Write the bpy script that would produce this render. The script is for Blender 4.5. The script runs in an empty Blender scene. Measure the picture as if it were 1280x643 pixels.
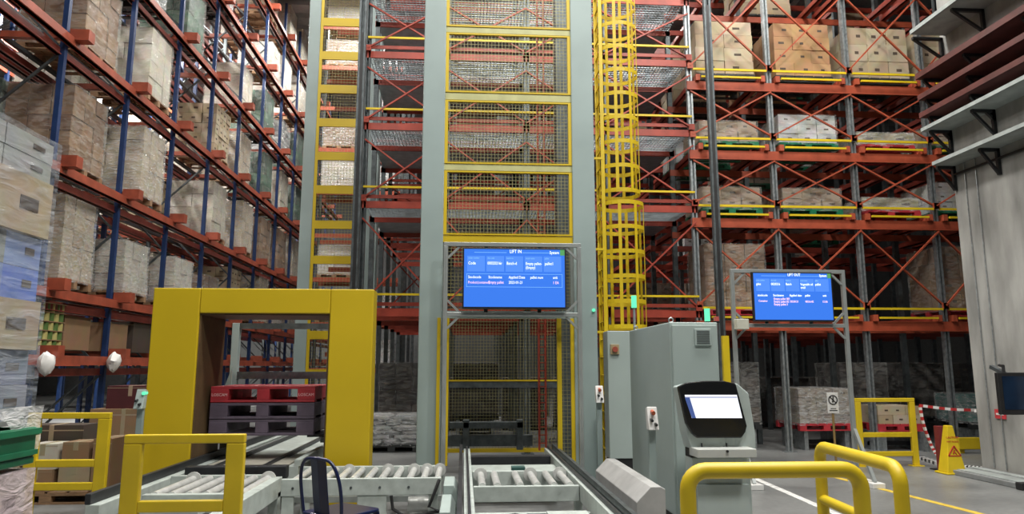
import bpy, math, random
from mathutils import Vector, Matrix
random.seed(7)
SC = bpy.context.scene
COL = SC.collection
R = math.radians
# ------------------------------------------------------------------ camera
F = 880.0; CAMH = 1.65; PITCH = R(8.85); YAW = R(3.9)
cam = bpy.data.cameras.new('camera'); camo = bpy.data.objects.new('camera', cam)
COL.objects.link(camo); SC.camera = camo
camo.location = (0, 0, CAMH); camo.rotation_euler = (R(90) + PITCH, 0, -YAW)
cam.sensor_width = 36.0; cam.lens = F / 1280 * 36.0; cam.clip_end = 200
CM = camo.rotation_euler.to_matrix()
def ray(u, v): return CM @ Vector(((u - 640) / F, -(v - 321.5) / F, -1))
def at(u, v, Y):
    d = ray(u, v); t = Y / d.y
    return (d.x * t, CAMH + d.z * t)           # X, Z on the plane at depth Y
def atX(u, v, Y): return at(u, v, Y)[0]
def atZ(u, v, Y): return at(u, v, Y)[1]
def onfloor(u, v, z=0.0):
    d = ray(u, v); t = (z - CAMH) / d.z
    return Vector((d.x * t, d.y * t, z))
# ------------------------------------------------------------------ materials
MATS = {}
def nt(name):
    m = bpy.data.materials.new(name); m.use_nodes = True
    n = m.node_tree; b = n.nodes['Principled BSDF']; MATS[name] = m
    return m, n.nodes, n.links, b
def pm(name, c, rough=.5, metal=0., var=.12, scale=6., bump=0., spec=.5, emit=None, es=0., detail=4, stretch=(1, 1, 1), dirt=None):
    m, N, L, b = nt(name)
    tc = N.new('ShaderNodeTexCoord'); mp = N.new('ShaderNodeMapping'); mp.inputs['Scale'].default_value = stretch
    L.new(tc.outputs['Object'], mp.inputs['Vector'])
    nz = N.new('ShaderNodeTexNoise'); nz.inputs['Scale'].default_value = scale; nz.inputs['Detail'].default_value = detail
    L.new(mp.outputs[0], nz.inputs['Vector'])
    cr = N.new('ShaderNodeValToRGB'); e = cr.color_ramp.elements
    lo = tuple(max(0, x * (1 - var)) for x in c); hi = tuple(min(1, x * (1 + var)) for x in c)
    e[0].position = .3; e[0].color = (*lo, 1); e[1].position = .7; e[1].color = (*hi, 1)
    if dirt:
        k = cr.color_ramp.elements.new(.18); k.color = (*dirt, 1)
    L.new(nz.outputs['Fac'], cr.inputs['Fac']); L.new(cr.outputs['Color'], b.inputs['Base Color'])
    b.inputs['Roughness'].default_value = rough; b.inputs['Metallic'].default_value = metal
    b.inputs['Specular IOR Level'].default_value = spec
    if bump:
        bp = N.new('ShaderNodeBump'); bp.inputs['Strength'].default_value = bump; bp.inputs['Distance'].default_value = .02
        L.new(nz.outputs['Fac'], bp.inputs['Height']); L.new(bp.outputs[0], b.inputs['Normal'])
    if emit:
        b.inputs['Emission Color'].default_value = (*emit, 1); b.inputs['Emission Strength'].default_value = es
    return m
def carton_mat(name, cols, rough=.75, spec=.3):
    m, N, L, b = nt(name)
    g = N.new('ShaderNodeNewGeometry'); cr = N.new('ShaderNodeValToRGB'); cr.color_ramp.interpolation = 'CONSTANT'
    e = cr.color_ramp.elements
    while len(e) < len(cols): e.new(.5)
    for i, c in enumerate(cols): e[i].position = i / len(cols); e[i].color = (*c, 1)
    L.new(g.outputs['Random Per Island'], cr.inputs['Fac'])
    tc = N.new('ShaderNodeTexCoord'); nz = N.new('ShaderNodeTexNoise'); nz.inputs['Scale'].default_value = 5; nz.inputs['Detail'].default_value = 5
    L.new(tc.outputs['Object'], nz.inputs['Vector'])
    mx = N.new('ShaderNodeMix'); mx.data_type = 'RGBA'; mx.blend_type = 'MULTIPLY'; mx.inputs['Factor'].default_value = .35
    L.new(cr.outputs['Color'], mx.inputs[6]); L.new(nz.outputs['Color'], mx.inputs[7]); L.new(mx.outputs[2], b.inputs['Base Color'])
    b.inputs['Roughness'].default_value = rough; b.inputs['Specular IOR Level'].default_value = spec
    return m
def film_mat(name, tint, lo=.12, hi=.55, scale=7, stretch=(1, 1, 3)):
    m, N, L, b = nt(name)
    out = N['Material Output']
    tc = N.new('ShaderNodeTexCoord'); mp = N.new('ShaderNodeMapping'); mp.inputs['Scale'].default_value = stretch
    mp.inputs['Rotation'].default_value = (.25, .15, .3)
    L.new(tc.outputs['Object'], mp.inputs['Vector'])
    nz = N.new('ShaderNodeTexNoise'); nz.inputs['Scale'].default_value = scale; nz.inputs['Detail'].default_value = 6; nz.inputs['Distortion'].default_value = 1.2
    L.new(mp.outputs[0], nz.inputs['Vector'])
    mr = N.new('ShaderNodeMapRange'); mr.inputs[1].default_value = .35; mr.inputs[2].default_value = .7
    mr.inputs[3].default_value = lo; mr.inputs[4].default_value = hi
    L.new(nz.outputs['Fac'], mr.inputs[0])
    b.inputs['Base Color'].default_value = (*tint, 1); b.inputs['Roughness'].default_value = .16; b.inputs['Specular IOR Level'].default_value = .9
    bp = N.new('ShaderNodeBump'); bp.inputs['Strength'].default_value = .9; bp.inputs['Distance'].default_value = .03
    L.new(nz.outputs['Fac'], bp.inputs['Height']); L.new(bp.outputs[0], b.inputs['Normal'])
    tr = N.new('ShaderNodeBsdfTransparent'); mx = N.new('ShaderNodeMixShader')
    L.new(mr.outputs[0], mx.inputs[0]); L.new(tr.outputs[0], mx.inputs[1]); L.new(b.outputs[0], mx.inputs[2])
    L.new(mx.outputs[0], out.inputs['Surface'])
    return m
def emat(name, c, s):
    m, N, L, b = nt(name)
    b.inputs['Base Color'].default_value = (*[x * .3 for x in c], 1); b.inputs['Roughness'].default_value = .25
    b.inputs['Emission Color'].default_value = (*c, 1); b.inputs['Emission Strength'].default_value = s
    return m
yellow = pm('yellow_paint', (.62, .45, .012), .42, var=.1, scale=3, dirt=(.42, .30, .015))
ymach = pm('machine_yellow', (.56, .40, .008), .45, var=.05, scale=1.2)
lift_grey = pm('lift_grey_paint', (.28, .35, .34), .45, var=.07, scale=1.5)
cab_grey = pm('cabinet_grey', (.36, .43, .41), .42, var=.05, scale=1.5)
conv_grey = pm('conveyor_grey', (.44, .49, .46), .45, var=.14, scale=9, dirt=(.25, .27, .25))
hmi_grey = pm('terminal_grey', (.45, .52, .50), .4, var=.04)
galv = pm('galvanised_steel', (.36, .39, .40), .38, .75, var=.3, scale=14)
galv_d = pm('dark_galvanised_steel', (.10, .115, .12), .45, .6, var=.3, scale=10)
steel = pm('roller_steel', (.66, .67, .65), .3, .35, var=.15, scale=8)
alu = pm('aluminium_profile', (.42, .45, .44), .35, .55, var=.1, scale=5)
orange = pm('orange_rack_paint', (.34, .068, .032), .42, var=.18, scale=5)
red = pm('red_rack_paint', (.29, .042, .024), .42, var=.2, scale=5)
darkred = pm('dark_red_tray', (.085, .024, .021), .5, var=.3, scale=5)
lorange = pm('shaded_orange_rack_paint', (.27, .058, .03), .45, var=.25, scale=5)  # rack orange with the left side's dim light put into the colour
lred = pm('shaded_red_rack_paint', (.20, .038, .026), .45, var=.25, scale=5)  # red likewise darkened in colour for the shaded left rack
blue = pm('blue_post_paint', (.010, .030, .10), .42, var=.2, scale=5)
navy = pm('navy_chair_paint', (.006, .012, .055), .28, var=.1)
black = pm('black_rubber', (.012, .012, .013), .5, var=.3)
dark = pm('dark_metal', (.03, .032, .035), .45, .3, var=.3)
blackgloss = pm('terminal_black', (.008, .009, .011), .25, var=.1)
concrete = pm('column_concrete', (.28, .28, .265), .85, var=.32, scale=3.2, bump=.15, detail=8, stretch=(1, 1, .3), dirt=(.22, .22, .21))
white = pm('white_plastic', (.70, .70, .68), .45, var=.08)
ledge = pm('ledge_grey', (.30, .33, .32), .6, var=.15)
redpl = pm('red_pallet_plastic', (.40, .03, .04), .45, var=.2)
purple = pm('faded_purple_pallet_plastic', (.115, .09, .125), .55, var=.25)
greenpl = pm('green_plastic', (.008, .13, .06), .4, var=.25)
wood = pm('pallet_wood', (.25, .15, .08), .8, var=.3, scale=9, stretch=(1, 6, 6))
blackpl = pm('black_pallet_plastic', (.02, .022, .022), .5, var=.3)
mark = pm('printed_mark', (.07, .05, .035), .8)
ymesh = pm('mesh_wire', (.30, .28, .13), .45, .3, var=.2)
gmesh = pm('grating_steel', (.32, .36, .38), .4, .6, var=.2)
c_tan = carton_mat('tan_carton', [(.44, .35, .23), (.48, .40, .28), (.40, .32, .21), (.51, .43, .31)])
c_brown = carton_mat('brown_carton', [(.26, .155, .085), (.31, .195, .11), (.22, .13, .075)])
c_cream = carton_mat('cream_carton', [(.56, .52, .43), (.60, .56, .47), (.50, .46, .38)])
c_white = carton_mat('white_printed_carton', [(.62, .64, .64), (.55, .58, .60), (.68, .68, .66)])
c_grey = carton_mat('grey_sack', [(.33, .33, .31), (.42, .42, .40), (.26, .27, .27)])
c_green = carton_mat('green_wrapped_goods', [(.03, .10, .06), (.05, .13, .08), (.03, .07, .05)])
c_dark = carton_mat('dark_goods', [(.06, .05, .045), (.09, .07, .055), (.045, .04, .04)])
c_teal = carton_mat('teal_goods', [(.05, .17, .15), (.07, .22, .19), (.04, .13, .12)])
film = film_mat('clear_stretch_film', (.75, .77, .77), .06, .5)
film_t = film_mat('tight_stretch_film', (.72, .72, .68), .04, .3, 5)
film_b = film_mat('cloudy_blue_stretch_film', (.55, .60, .66), .03, .42, 5, (1, .6, 3.5))
film_p = film_mat('cloudy_pink_film', (.72, .60, .64), .35, .8, 6)
# floor: worn sealed concrete
def floor_mat():
    m, N, L, b = nt('floor_concrete')
    tc = N.new('ShaderNodeTexCoord')
    n1 = N.new('ShaderNodeTexNoise'); n1.inputs['Scale'].default_value = .9; n1.inputs['Detail'].default_value = 8
    n2 = N.new('ShaderNodeTexNoise'); n2.inputs['Scale'].default_value = 14; n2.inputs['Detail'].default_value = 6
    L.new(tc.outputs['Object'], n1.inputs['Vector']); L.new(tc.outputs['Object'], n2.inputs['Vector'])
    cr = N.new('ShaderNodeValToRGB'); e = cr.color_ramp.elements
    e[0].position = .3; e[0].color = (.13, .135, .135, 1); e[1].position = .72; e[1].color = (.22, .225, .22, 1)
    L.new(n1.outputs['Fac'], cr.inputs['Fac'])
    mx = N.new('ShaderNodeMix'); mx.data_type = 'RGBA'; mx.blend_type = 'OVERLAY'; mx.inputs['Factor'].default_value = .3
    L.new(cr.outputs[0], mx.inputs[6]); L.new(n2.outputs['Fac'], mx.inputs[7]); L.new(mx.outputs[2], b.inputs['Base Color'])
    mr = N.new('ShaderNodeMapRange'); mr.inputs[3].default_value = .25; mr.inputs[4].default_value = .5
    L.new(n1.outputs['Fac'], mr.inputs[0]); L.new(mr.outputs[0], b.inputs['Roughness'])
    return m
floorm = floor_mat()
ceilm = pm('ceiling_sheet', (.30, .31, .31), .6, var=.1)
wallm = pm('hall_wall_sheet', (.12, .125, .125), .7, var=.1)
# ------------------------------------------------------------------ mesh builder
BASE = {}
class MB:
    def __init__(s): s.v = []; s.f = []; s.m = []
    def _add(s, vs, fs, mi=0):
        o = len(s.v); s.v += [tuple(p) for p in vs]
        for f in fs: s.f.append(tuple(i + o for i in f)); s.m.append(mi)
        return s
    def box(s, x0, x1, y0, y1, z0, z1, mi=0):
        vs = [(x, y, z) for z in (z0, z1) for y in (y0, y1) for x in (x0, x1)]
        return s._add(vs, [(0, 2, 3, 1), (4, 5, 7, 6), (0, 1, 5, 4), (2, 6, 7, 3), (0, 4, 6, 2), (1, 3, 7, 5)], mi)
    def cbox(s, c, d, mi=0):
        return s.box(c[0] - d[0] / 2, c[0] + d[0] / 2, c[1] - d[1] / 2, c[1] + d[1] / 2, c[2] - d[2] / 2, c[2] + d[2] / 2, mi)
    def bar(s, p, q, w, h, mi=0, up=None):
        p = Vector(p); q = Vector(q); d = (q - p).normalized()
        u = Vector(up) if up else (Vector((0, 0, 1)) if abs(d.z) < .95 else Vector((0, 1, 0)))
        a = d.cross(u).normalized(); b = a.cross(d).normalized()
        vs = []
        for o in (p, q):
            for sa, sb in ((-1, -1), (1, -1), (1, 1), (-1, 1)): vs.append(o + a * w / 2 * sa + b * h / 2 * sb)
        return s._add(vs, [(0, 1, 2, 3), (7, 6, 5, 4), (0, 4, 5, 1), (1, 5, 6, 2), (2, 6, 7, 3), (3, 7, 4, 0)], mi)
    def cyl(s, p, q, r, n=10, mi=0, r2=None):
        p = Vector(p); q = Vector(q); d = (q - p).normalized(); r2 = r if r2 is None else r2
        u = Vector((0, 0, 1)) if abs(d.z) < .9 else Vector((1, 0, 0))
        a = d.cross(u).normalized(); b = a.cross(d)
        vs = [p + (a * math.cos(t) + b * math.sin(t)) * r for t in [2 * math.pi * i / n for i in range(n)]]
        vs += [q + (a * math.cos(t) + b * math.sin(t)) * r2 for t in [2 * math.pi * i / n for i in range(n)]]
        fs = [(i, (i + 1) % n, n + (i + 1) % n, n + i) for i in range(n)] + [tuple(range(n))[::-1], tuple(range(n, 2 * n))]
        return s._add(vs, fs, mi)
    def tube(s, pts, r, n=10, mi=0):
        P = [Vector(p) for p in pts]; rings = []; prev = None
        for i, p in enumerate(P):
            d = ((P[i + 1] - p) if i == 0 else (p - P[i - 1]) if i == len(P) - 1 else (P[i + 1] - P[i - 1])).normalized()
            if prev is None:
                u = Vector((0, 0, 1)) if abs(d.z) < .9 else Vector((1, 0, 0)); a = d.cross(u).normalized()
            else:
                a = (prev - d * prev.dot(d)).normalized()
            prev = a; b = d.cross(a)
            rings.append([p + (a * math.cos(2 * math.pi * k / n) + b * math.sin(2 * math.pi * k / n)) * r for k in range(n)])
        vs = [v for g in rings for v in g]; fs = []
        for i in range(len(P) - 1):
            for k in range(n):
                k2 = (k + 1) % n; fs.append((i * n + k, i * n + k2, (i + 1) * n + k2, (i + 1) * n + k))
        fs += [tuple(range(n))[::-1], tuple(range((len(P) - 1) * n, len(P) * n))]
        return s._add(vs, fs, mi)
    def prism(s, poly, a, b, axis='y', mi=0):
        n = len(poly)
        def mk(p, t): return (p[0], t, p[1]) if axis == 'y' else ((t, p[0], p[1]) if axis == 'x' else (p[0], p[1], t))
        vs = [mk(p, a) for p in poly] + [mk(p, b) for p in poly]
        return s._add(vs, [tuple(range(n)), tuple(range(n, 2 * n))[::-1]] + [(i, n + i, n + (i + 1) % n, (i + 1) % n) for i in range(n)], mi)
    def mesh(s, name, mats, shift=(0, 0, 0), smooth=False):
        me = bpy.data.meshes.new(name)
        me.from_pydata([(x - shift[0], y - shift[1], z - shift[2]) for x, y, z in s.v], [], s.f)
        for m in (mats if isinstance(mats, (list, tuple)) else [mats]): me.materials.append(m)
        me.polygons.foreach_set('material_index', s.m)
        me.update()
        import bmesh
        bm = bmesh.new(); bm.from_mesh(me); bmesh.ops.recalc_face_normals(bm, faces=bm.faces); bm.to_mesh(me); bm.free()
        if smooth:
            me.polygons.foreach_set('use_smooth', [True] * len(me.polygons)); me.set_sharp_from_angle(angle=R(40))
        return me
    def build(s, name, mats, parent=None, bevel=0, smooth=False, base=None):
        sh = BASE.get(parent.name, (0, 0, 0)) if parent else (base or (0, 0, 0))
        o = bpy.data.objects.new(name, s.mesh(name, mats, sh, smooth)); COL.objects.link(o)
        if parent: o.parent = parent; BASE[o.name] = sh
        else: o.location = sh; BASE[o.name] = sh
        if bevel:
            b = o.modifiers.new('bevel', 'BEVEL'); b.width = bevel; b.segments = 2; b.limit_method = 'ANGLE'; b.angle_limit = R(40)
        return o
def tag(o, label, cat, group=None, kind=None):
    if label: o['label'] = label
    if cat: o['category'] = cat
    if group: o['group'] = group
    if kind: o['kind'] = kind
    return o
def thing(name, label, cat, loc=(0, 0, 0), group=None):
    o = bpy.data.objects.new(name, None); COL.objects.link(o); o.empty_display_size = .2
    o.location = loc; BASE[o.name] = tuple(loc)
    return tag(o, label, cat, group)
def struct(name, mb, m, label=None, bevel=0):
    o = mb.build(name, m, bevel=bevel); o['kind'] = 'structure'
    if label: o['label'] = label
    return o
def text_mesh(txt, size, name, mat, parent, mtx, depth=0.0015, align='LEFT'):
    cu = bpy.data.curves.new(name, 'FONT'); cu.body = txt; cu.size = size; cu.extrude = depth; cu.align_x = align; cu.resolution_u = 2
    t = bpy.data.objects.new('tmp', cu); COL.objects.link(t)
    me = bpy.data.meshes.new_from_object(t.evaluated_get(bpy.context.evaluated_depsgraph_get()))
    bpy.data.objects.remove(t); bpy.data.curves.remove(cu)
    me.name = name; me.transform(mtx); me.materials.clear(); me.materials.append(mat)
    o = bpy.data.objects.new(name, me); COL.objects.link(o); o.parent = parent; BASE[o.name] = BASE.get(parent.name, (0, 0, 0))
    return o
FRONT = Matrix.Rotation(R(90), 4, 'X')       # text standing up, facing -Y
# ------------------------------------------------------------------ the hall
struct('floor', MB().box(-30, 30, -6, 46, -.2, 0), floorm)
mb = MB().box(-30, 30, -6, 46, 15.2, 15.4)
for i in range(36): mb.box(-30, 30, 10 + i, 10.35 + i, 15.0, 15.2)
for i in range(9): mb.box(-27 + 6.5 * i, -26.7 + 6.5 * i, -6, 46, 14.75, 15.0)
struct('ceiling', mb, ceilm)
struct('wall_back', MB().box(-30, 30, 45.8, 46, 0, 15.4), wallm)
struct('wall_left', MB().box(-30, -29.8, -6, 46, 0, 15.4), wallm)
struct('wall_right', MB().box(29.8, 30, -6, 46, 0, 15.4), wallm)
def floor_line(name, p, q, w, m, label):
    p = onfloor(*p); q = onfloor(*q); d = (q - p).normalized(); p = p - d * .2; q = q + d * 2.5
    struct(name, MB().bar((p.x, p.y, .002), (q.x, q.y, .002), w, .004), m, label)
lw = pm('white_line_paint', (.62, .62, .60), .6, var=.25, scale=10); ly = pm('yellow_line_paint', (.60, .42, .05), .6, var=.25, scale=10)
floor_line('trim_1', (942, 598), (1020, 632), .10, lw, 'white painted line on the grey floor')
floor_line('trim_2', (1055, 600), (1225, 643), .10, ly, 'yellow painted line on the grey floor')
# concrete column at the right with its cable trays
CX, CY = 8.25, 11.05
col = MB().box(CX, CX + 2.2, CY - 2.4, CY, 0, 15.0)
struct('wall_column', col, concrete, 'wide concrete column at the right edge', bevel=.015)
def tray(v_end, u_end, label, m, w=.5, lip=.12, thick=.03):
    Xo = CX - w
    # depth at which the outer edge meets the far end seen in the photo
    Yend = Xo / atX(u_end, v_end, 1.0)
    z = atZ(u_end, v_end, Yend)
    t = thing('cable_tray', label, 'cable tray', (CX, CY, z), 'cable trays along the column')
    b = MB().box(Xo, CX - .002, 7.6, Yend, z - thick, z)
    b.box(Xo - .015, Xo + .015, 7.6, Yend, z - thick, z + lip)
    b.build('tray_bed', m, t)
    for yy in (8.8, 10.0, CY - .06):
        k = MB().bar((CX - .027, yy, z - .45), (CX - .027, yy, z - thick), .05, .05)
        k.bar((Xo + .08, yy, z - thick - .025), (CX - .006, yy, z - thick - .025), .05, .05)
        k.bar((Xo + .1, yy, z - thick - .04), (CX - .04, yy, z - .42), .04, .04)
        k.build('bracket', dark, t)
    return t
tray(40, 1138, 'grey metal ledge, topmost of the trays on the concrete column', ledge, .62, .02, .05)
tray(98, 1145, 'dark red cable tray, upper of the three red ones on the column', darkred, .5, .07)
tray(124, 1148, 'dark red cable tray, middle of the three red ones on the column', darkred, .48, .06)
tray(146, 1150, 'dark red cable tray, lowest of the three red ones on the column', darkred, .46, .06)
tray(163, 1152, 'thin grey cable tray just under the red trays on the column', ledge, .46, .03)
tray(205, 1166, 'thin grey cable tray, lowest of the trays on the column', ledge, .40, .03)
for i, (dz, lab) in enumerate([(0, 'upper black cable running along the column below the trays'), (-.22, 'lower black cable running along the column below the trays')]):
    zc = atZ(1215, 205, CY) + dz
    tag(MB().tube([(CX - .03, 7.6, zc), (CX - .03, 9.3, zc - .02), (CX - .03, CY - .03, zc)], .022, 8).build('cable', black, base=(CX, CY, zc)), lab, 'cable', 'cables on the column')
for k, yy in enumerate((10.75, 10.5)):
    tag(MB().cyl((CX - .02, yy, 0.1), (CX - .02, yy, 5.2 - k * .1), .009, 8).build('conduit', galv, base=(CX, yy, 0)),
        ['thin vertical conduit on the column, nearer its far corner', 'thin vertical conduit on the column, nearer the wall screen'][k], 'conduit', 'conduits on the column')
# kerb plates at the column foot
t = thing('floor_ramp', 'low grey ramp with black rubber end at the column foot', 'ramp', (7.9, 10.2, 0))
MB().box(7.55, 8.22, 9.45, 11.0, .0, .075).build('plate', pm('ramp_grey', (.20, .21, .21), .6), t, .01)
MB().box(7.62, 7.86, 9.46, 10.99, .075, .085).build('groove_strip', ledge, t)
MB().box(7.98, 8.1, 9.46, 10.99, .075, .085).build('groove_strip', ledge, t)
MB().box(7.5, 8.24, 9.33, 9.45, .0, .10).build('rubber_end', black, t, .015)
# ------------------------------------------------------------------ pallets and loads
def pallet_mb(w, d, h=.145, nb=6):
    b = MB()
    for i in range(nb):
        x = -w / 2 + (i + .5) * w / nb
        b.box(x - w / nb * .42, x + w / nb * .42, -d / 2, d / 2, h - .022, h)
    for x in (-1, 0, 1):
        for y in (-1, 0, 1):
            b.box(x * (w / 2 - .07) - .07, x * (w / 2 - .07) + .07, y * (d / 2 - .05) - .05, y * (d / 2 - .05) + .05, .022, h - .045)
    for y in (-1, 0, 1):
        yy = y * (d / 2 - .05)
        b.box(-w / 2, w / 2, yy - .05, yy + .05, h - .045, h - .022); b.box(-w / 2, w / 2, yy - .05, yy + .05, 0, .022)
    return b
def cartons_mb(w, d, z0, h, nx, ny, nz, rnd, jit=.012, marks=True, gap=.004, short=0):
    b = MB(); cw, cd, ch = w / nx, d / ny, h / nz
    for k in range(nz):
        for i in range(nx):
            for j in range(ny):
                if 0 < i < nx - 1 and 0 < j < ny - 1 and k < nz - 1: continue
                if short and k == nz - 1 and rnd.random() < short: continue
                x = -w / 2 + (i + .5) * cw + rnd.uniform(-jit, jit); y = -d / 2 + (j + .5) * cd + rnd.uniform(-jit, jit)
                z = z0 + k * ch
                b.box(x - cw / 2 + gap, x + cw / 2 - gap, y - cd / 2 + gap, y + cd / 2 - gap, z, z + ch - gap)
                if marks:
                    for (face, a0, a1) in (('y', -1, j == 0), ('x', 1, i == nx - 1)):
                        if not a1: continue
                        o = rnd.uniform(-.12, .12) * cw; l = cw * rnd.uniform(.18, .3)
                        if face == 'y':
                            yf = y - cd / 2 + gap; b.box(x + o - l / 2, x + o + l / 2, yf - .003, yf + .002, z + ch * .42, z + ch * .58, 1)
                        else:
                            xf = x + cw / 2 - gap; o2 = o; b.box(xf - .002, xf + .003, y + o2 - l / 2, y + o2 + l / 2, z + ch * .42, z + ch * .58, 1)
    return b
def film_mb(w, d, z0, h, rnd, off=.02, n=9, wr=.010):
    b = MB(); per = []
    W, D = w / 2 + off, d / 2 + off
    for i in range(n): per.append((-W + 2 * W * i / n, -D))
    for i in range(n): per.append((W, -D + 2 * D * i / n))
    for i in range(n): per.append((W - 2 * W * i / n, D))
    for i in range(n): per.append((-W, D - 2 * D * i / n))
    rows = 8; vs = []
    for r in range(rows + 1):
        for (x, y) in per:
            j = 1 + rnd.uniform(-wr, wr) * 1.5
            vs.append((x * j, y * (1 + rnd.uniform(-wr, wr) * 1.5), z0 + h * r / rows + rnd.uniform(-.006, .006)))
    m = len(per); fs = [(r * m + i, r * m + (i + 1) % m, (r + 1) * m + (i + 1) % m, (r + 1) * m + i) for r in range(rows) for i in range(m)]
    vs.append((0, 0, z0 + h + off)); c = len(vs) - 1
    fs += [(rows * m + i, rows * m + (i + 1) % m, c) for i in range(m)]
    return b._add(vs, fs)
def sacks_mb(w, d, z0, h, rnd, nz=6):
    b = MB(); ch = h / nz
    for k in range(nz):
        nx, ny = ((2, 3) if k % 2 else (3, 2)); cw, cd = w / nx, d / ny
        for i in range(nx):
            for j in range(ny):
                x = -w / 2 + (i + .5) * cw + rnd.uniform(-.02, .02); y = -d / 2 + (j + .5) * cd + rnd.uniform(-.02, .02); z = z0 + k * ch
                a, e = cw / 2 - .01, cd / 2 - .01
                vs = []
                for (s, zz) in ((.82, 0), (1, .3), (1, .7), (.8, 1)):
                    for t in range(12):
                        th = 2 * math.pi * t / 12 + math.pi / 12; cx, sy = math.cos(th), math.sin(th)
                        q = (abs(cx) ** 5 + abs(sy) ** 5) ** (-1 / 5)
                        vs.append((x + a * s * q * cx, y + e * s * q * sy, z + ch * zz * .98))
                fs = [(r * 12 + t, r * 12 + (t + 1) % 12, (r + 1) * 12 + (t + 1) % 12, (r + 1) * 12 + t) for r in range(3) for t in range(12)]
                fs += [tuple(range(12))[::-1], tuple(range(36, 48))]
                b._add(vs, fs)
    return b
PROTO = {}
def proto(key, w, d, h, goods, pal, grid=None, film_m=None, seed=1, marks=True, sacks=False, short=0, cover=0):
    rnd = random.Random(seed); parts = []
    parts.append(('pallet', pallet_mb(w, d).mesh('pallet', pal)))
    if sacks: g = sacks_mb(w - .04, d - .04, .147, h, rnd); nm = 'sack_stack'
    else: g = cartons_mb(w - .04, d - .04, .147, h, *grid, rnd, marks=marks, short=short); nm = 'carton_stack'
    parts.append((nm, g.mesh(nm, [goods, mark], smooth=sacks)))
    if film_m: parts.append(('stretch_film', film_mb(w - .04, d - .04, .10, h + .06, rnd).mesh('stretch_film', film_m)))
    PROTO[key] = (parts, h + .147)
# key: w along X, d along Y
proto('tan_tall', 1.10, 1.10, 1.30, c_tan, wood, (3, 4, 5), None, 1)
proto('tan_wrap', 1.10, 1.0, 1.35, c_tan, wood, (3, 3, 5), film, 2, marks=False)
proto('cream_tall', 1.10, 1.0, 1.35, c_cream, wood, (2, 3, 4), film_t, 3, marks=False)
proto('cream_low', 1.10, 1.0, .95, c_cream, wood, (2, 3, 3), film, 4, marks=False)
proto('brown_tall', 1.10, 1.10, 1.30, c_brown, wood, (3, 3, 5), film_t, 5, marks=False)
proto('brown_low', 1.10, 1.0, .85, c_brown, wood, (3, 3, 3), film, 6, marks=False)
proto('grey_sacks', 1.10, 1.0, 1.15, c_grey, blackpl, None, film, 7, sacks=True)
proto('green_tall', 1.10, 1.0, 1.35, c_green, blackpl, (3, 3, 4), film_t, 8, marks=False)
proto('sack_pile', 1.10, 1.0, .55, c_grey, blackpl, None, film, 11, sacks=True)
proto('white_low', 1.10, 1.0, .75, c_white, blackpl, (3, 3, 3), film, 9)
DESC = {'tan_tall': 'bare tan carton stack', 'tan_wrap': 'film-wrapped tan cartons', 'cream_tall': 'tall cream cartons', 'cream_low': 'low cream cartons',
        'brown_tall': 'tall brown cartons', 'brown_low': 'low brown cartons', 'grey_sacks': 'shiny wrapped grey sacks', 'green_tall': 'dark green wrapped goods', 'white_low': 'low white cartons'}
def place_load(key, loc, label, group, rz=0, cat='pallet load', name='pallet_load'):
    t = thing(name, label, cat, loc, group); t.rotation_euler = (0, 0, rz)
    for nm, me in PROTO[key][0]:
        o = bpy.data.objects.new(nm, me); COL.objects.link(o); o.parent = t
    return t
ORD = ['first', 'second', 'third', 'fourth', 'fifth', 'sixth', 'seventh', 'eighth', 'ninth', 'tenth', 'eleventh', 'twelfth', 'thirteenth']
# ------------------------------------------------------------------ left rack (blue posts, orange beams)
LX = -6.3; LB = 2.1; LY0 = 8.75; LN = 13
LV = [1.82, 2.82, 4.72, 6.78, 8.82, 10.9, 12.95]
TOPZ = 14.2
rk = thing('pallet_rack', 'tall pallet rack with blue posts and orange beams left of the aisle', 'rack', (LX, LY0, 0))
DX = (LX, LX - 1.25, LX - 2.5)
for i in range(LN):
    y = LY0 + i * LB
    for j, x in enumerate(DX):
        b = MB().box(x - .04, x + .04, y - .04, y + .04, 0.012, TOPZ)
        b.box(x - .09, x + .09, y - .08, y + .08, 0, .012)
        b.build('post', blue if (i + j) % 2 == 0 or j == 0 else galv_d, rk)
    b = MB()
    for (xa, xb) in ((DX[0], DX[1]), (DX[1], DX[2])):
        z = .3; s = 0
        while z < TOPZ - 1.4:
            b.bar((xa if s else xb, y, z), (xb if s else xa, y, z + 1.25), .035, .035); z += 1.25; s = 1 - s
    b.build('frame_brace', galv_d, rk)
YA, YB = LY0 - .1, LY0 + (LN - 1) * LB + .1
for k, z in enumerate(LV):
    for x, dz, m, w, h in ((LX + .10, 0, lorange, .07, .15), (LX - .06, -.20, lred, .06, .12), (DX[1] + .08, 0, lred, .06, .13), (DX[1] - .10, 0, lred, .06, .13), (DX[2] - .08, 0, lred, .06, .13)):
        b = MB().box(x - w / 2, x + w / 2, YA, YB, z + dz - h, z + dz)
        b.box(x - w / 2 - .025, x + w / 2 + .025, YA, YB, z + dz - h, z + dz - h + .015)
        b.build('beam', m, rk)
    for i in range(LN):
        y = LY0 + i * LB + .11
        b = MB().box(DX[2] - .12, LX + .34, y - .05, y + .05, z, z + .10)
        b.box(LX + .06, LX + .35, y - .09, y + .09, z - .04, z + .14)
        b.build('cross_bar', lorange, rk)
    b = MB()
    for i in range(LN - 1):
        for xx in (-.35, -1.0, -1.65, -2.2):
            b.box(LX + xx - .04, LX + xx + .04, LY0 + i * LB + .18, LY0 + (i + 1) * LB - .02, z - .01, z + .05)
    b.build('pallet_support', dark, rk)
SHOW = []
rr = random.Random(31)
keys_front = ['cream_tall', 'brown_tall', 'tan_wrap', 'grey_sacks', 'green_tall', 'cream_low', 'tan_tall', 'cream_tall', 'cream_tall', 'tan_wrap']
GL = 'pallet loads in the blue-post rack'
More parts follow.
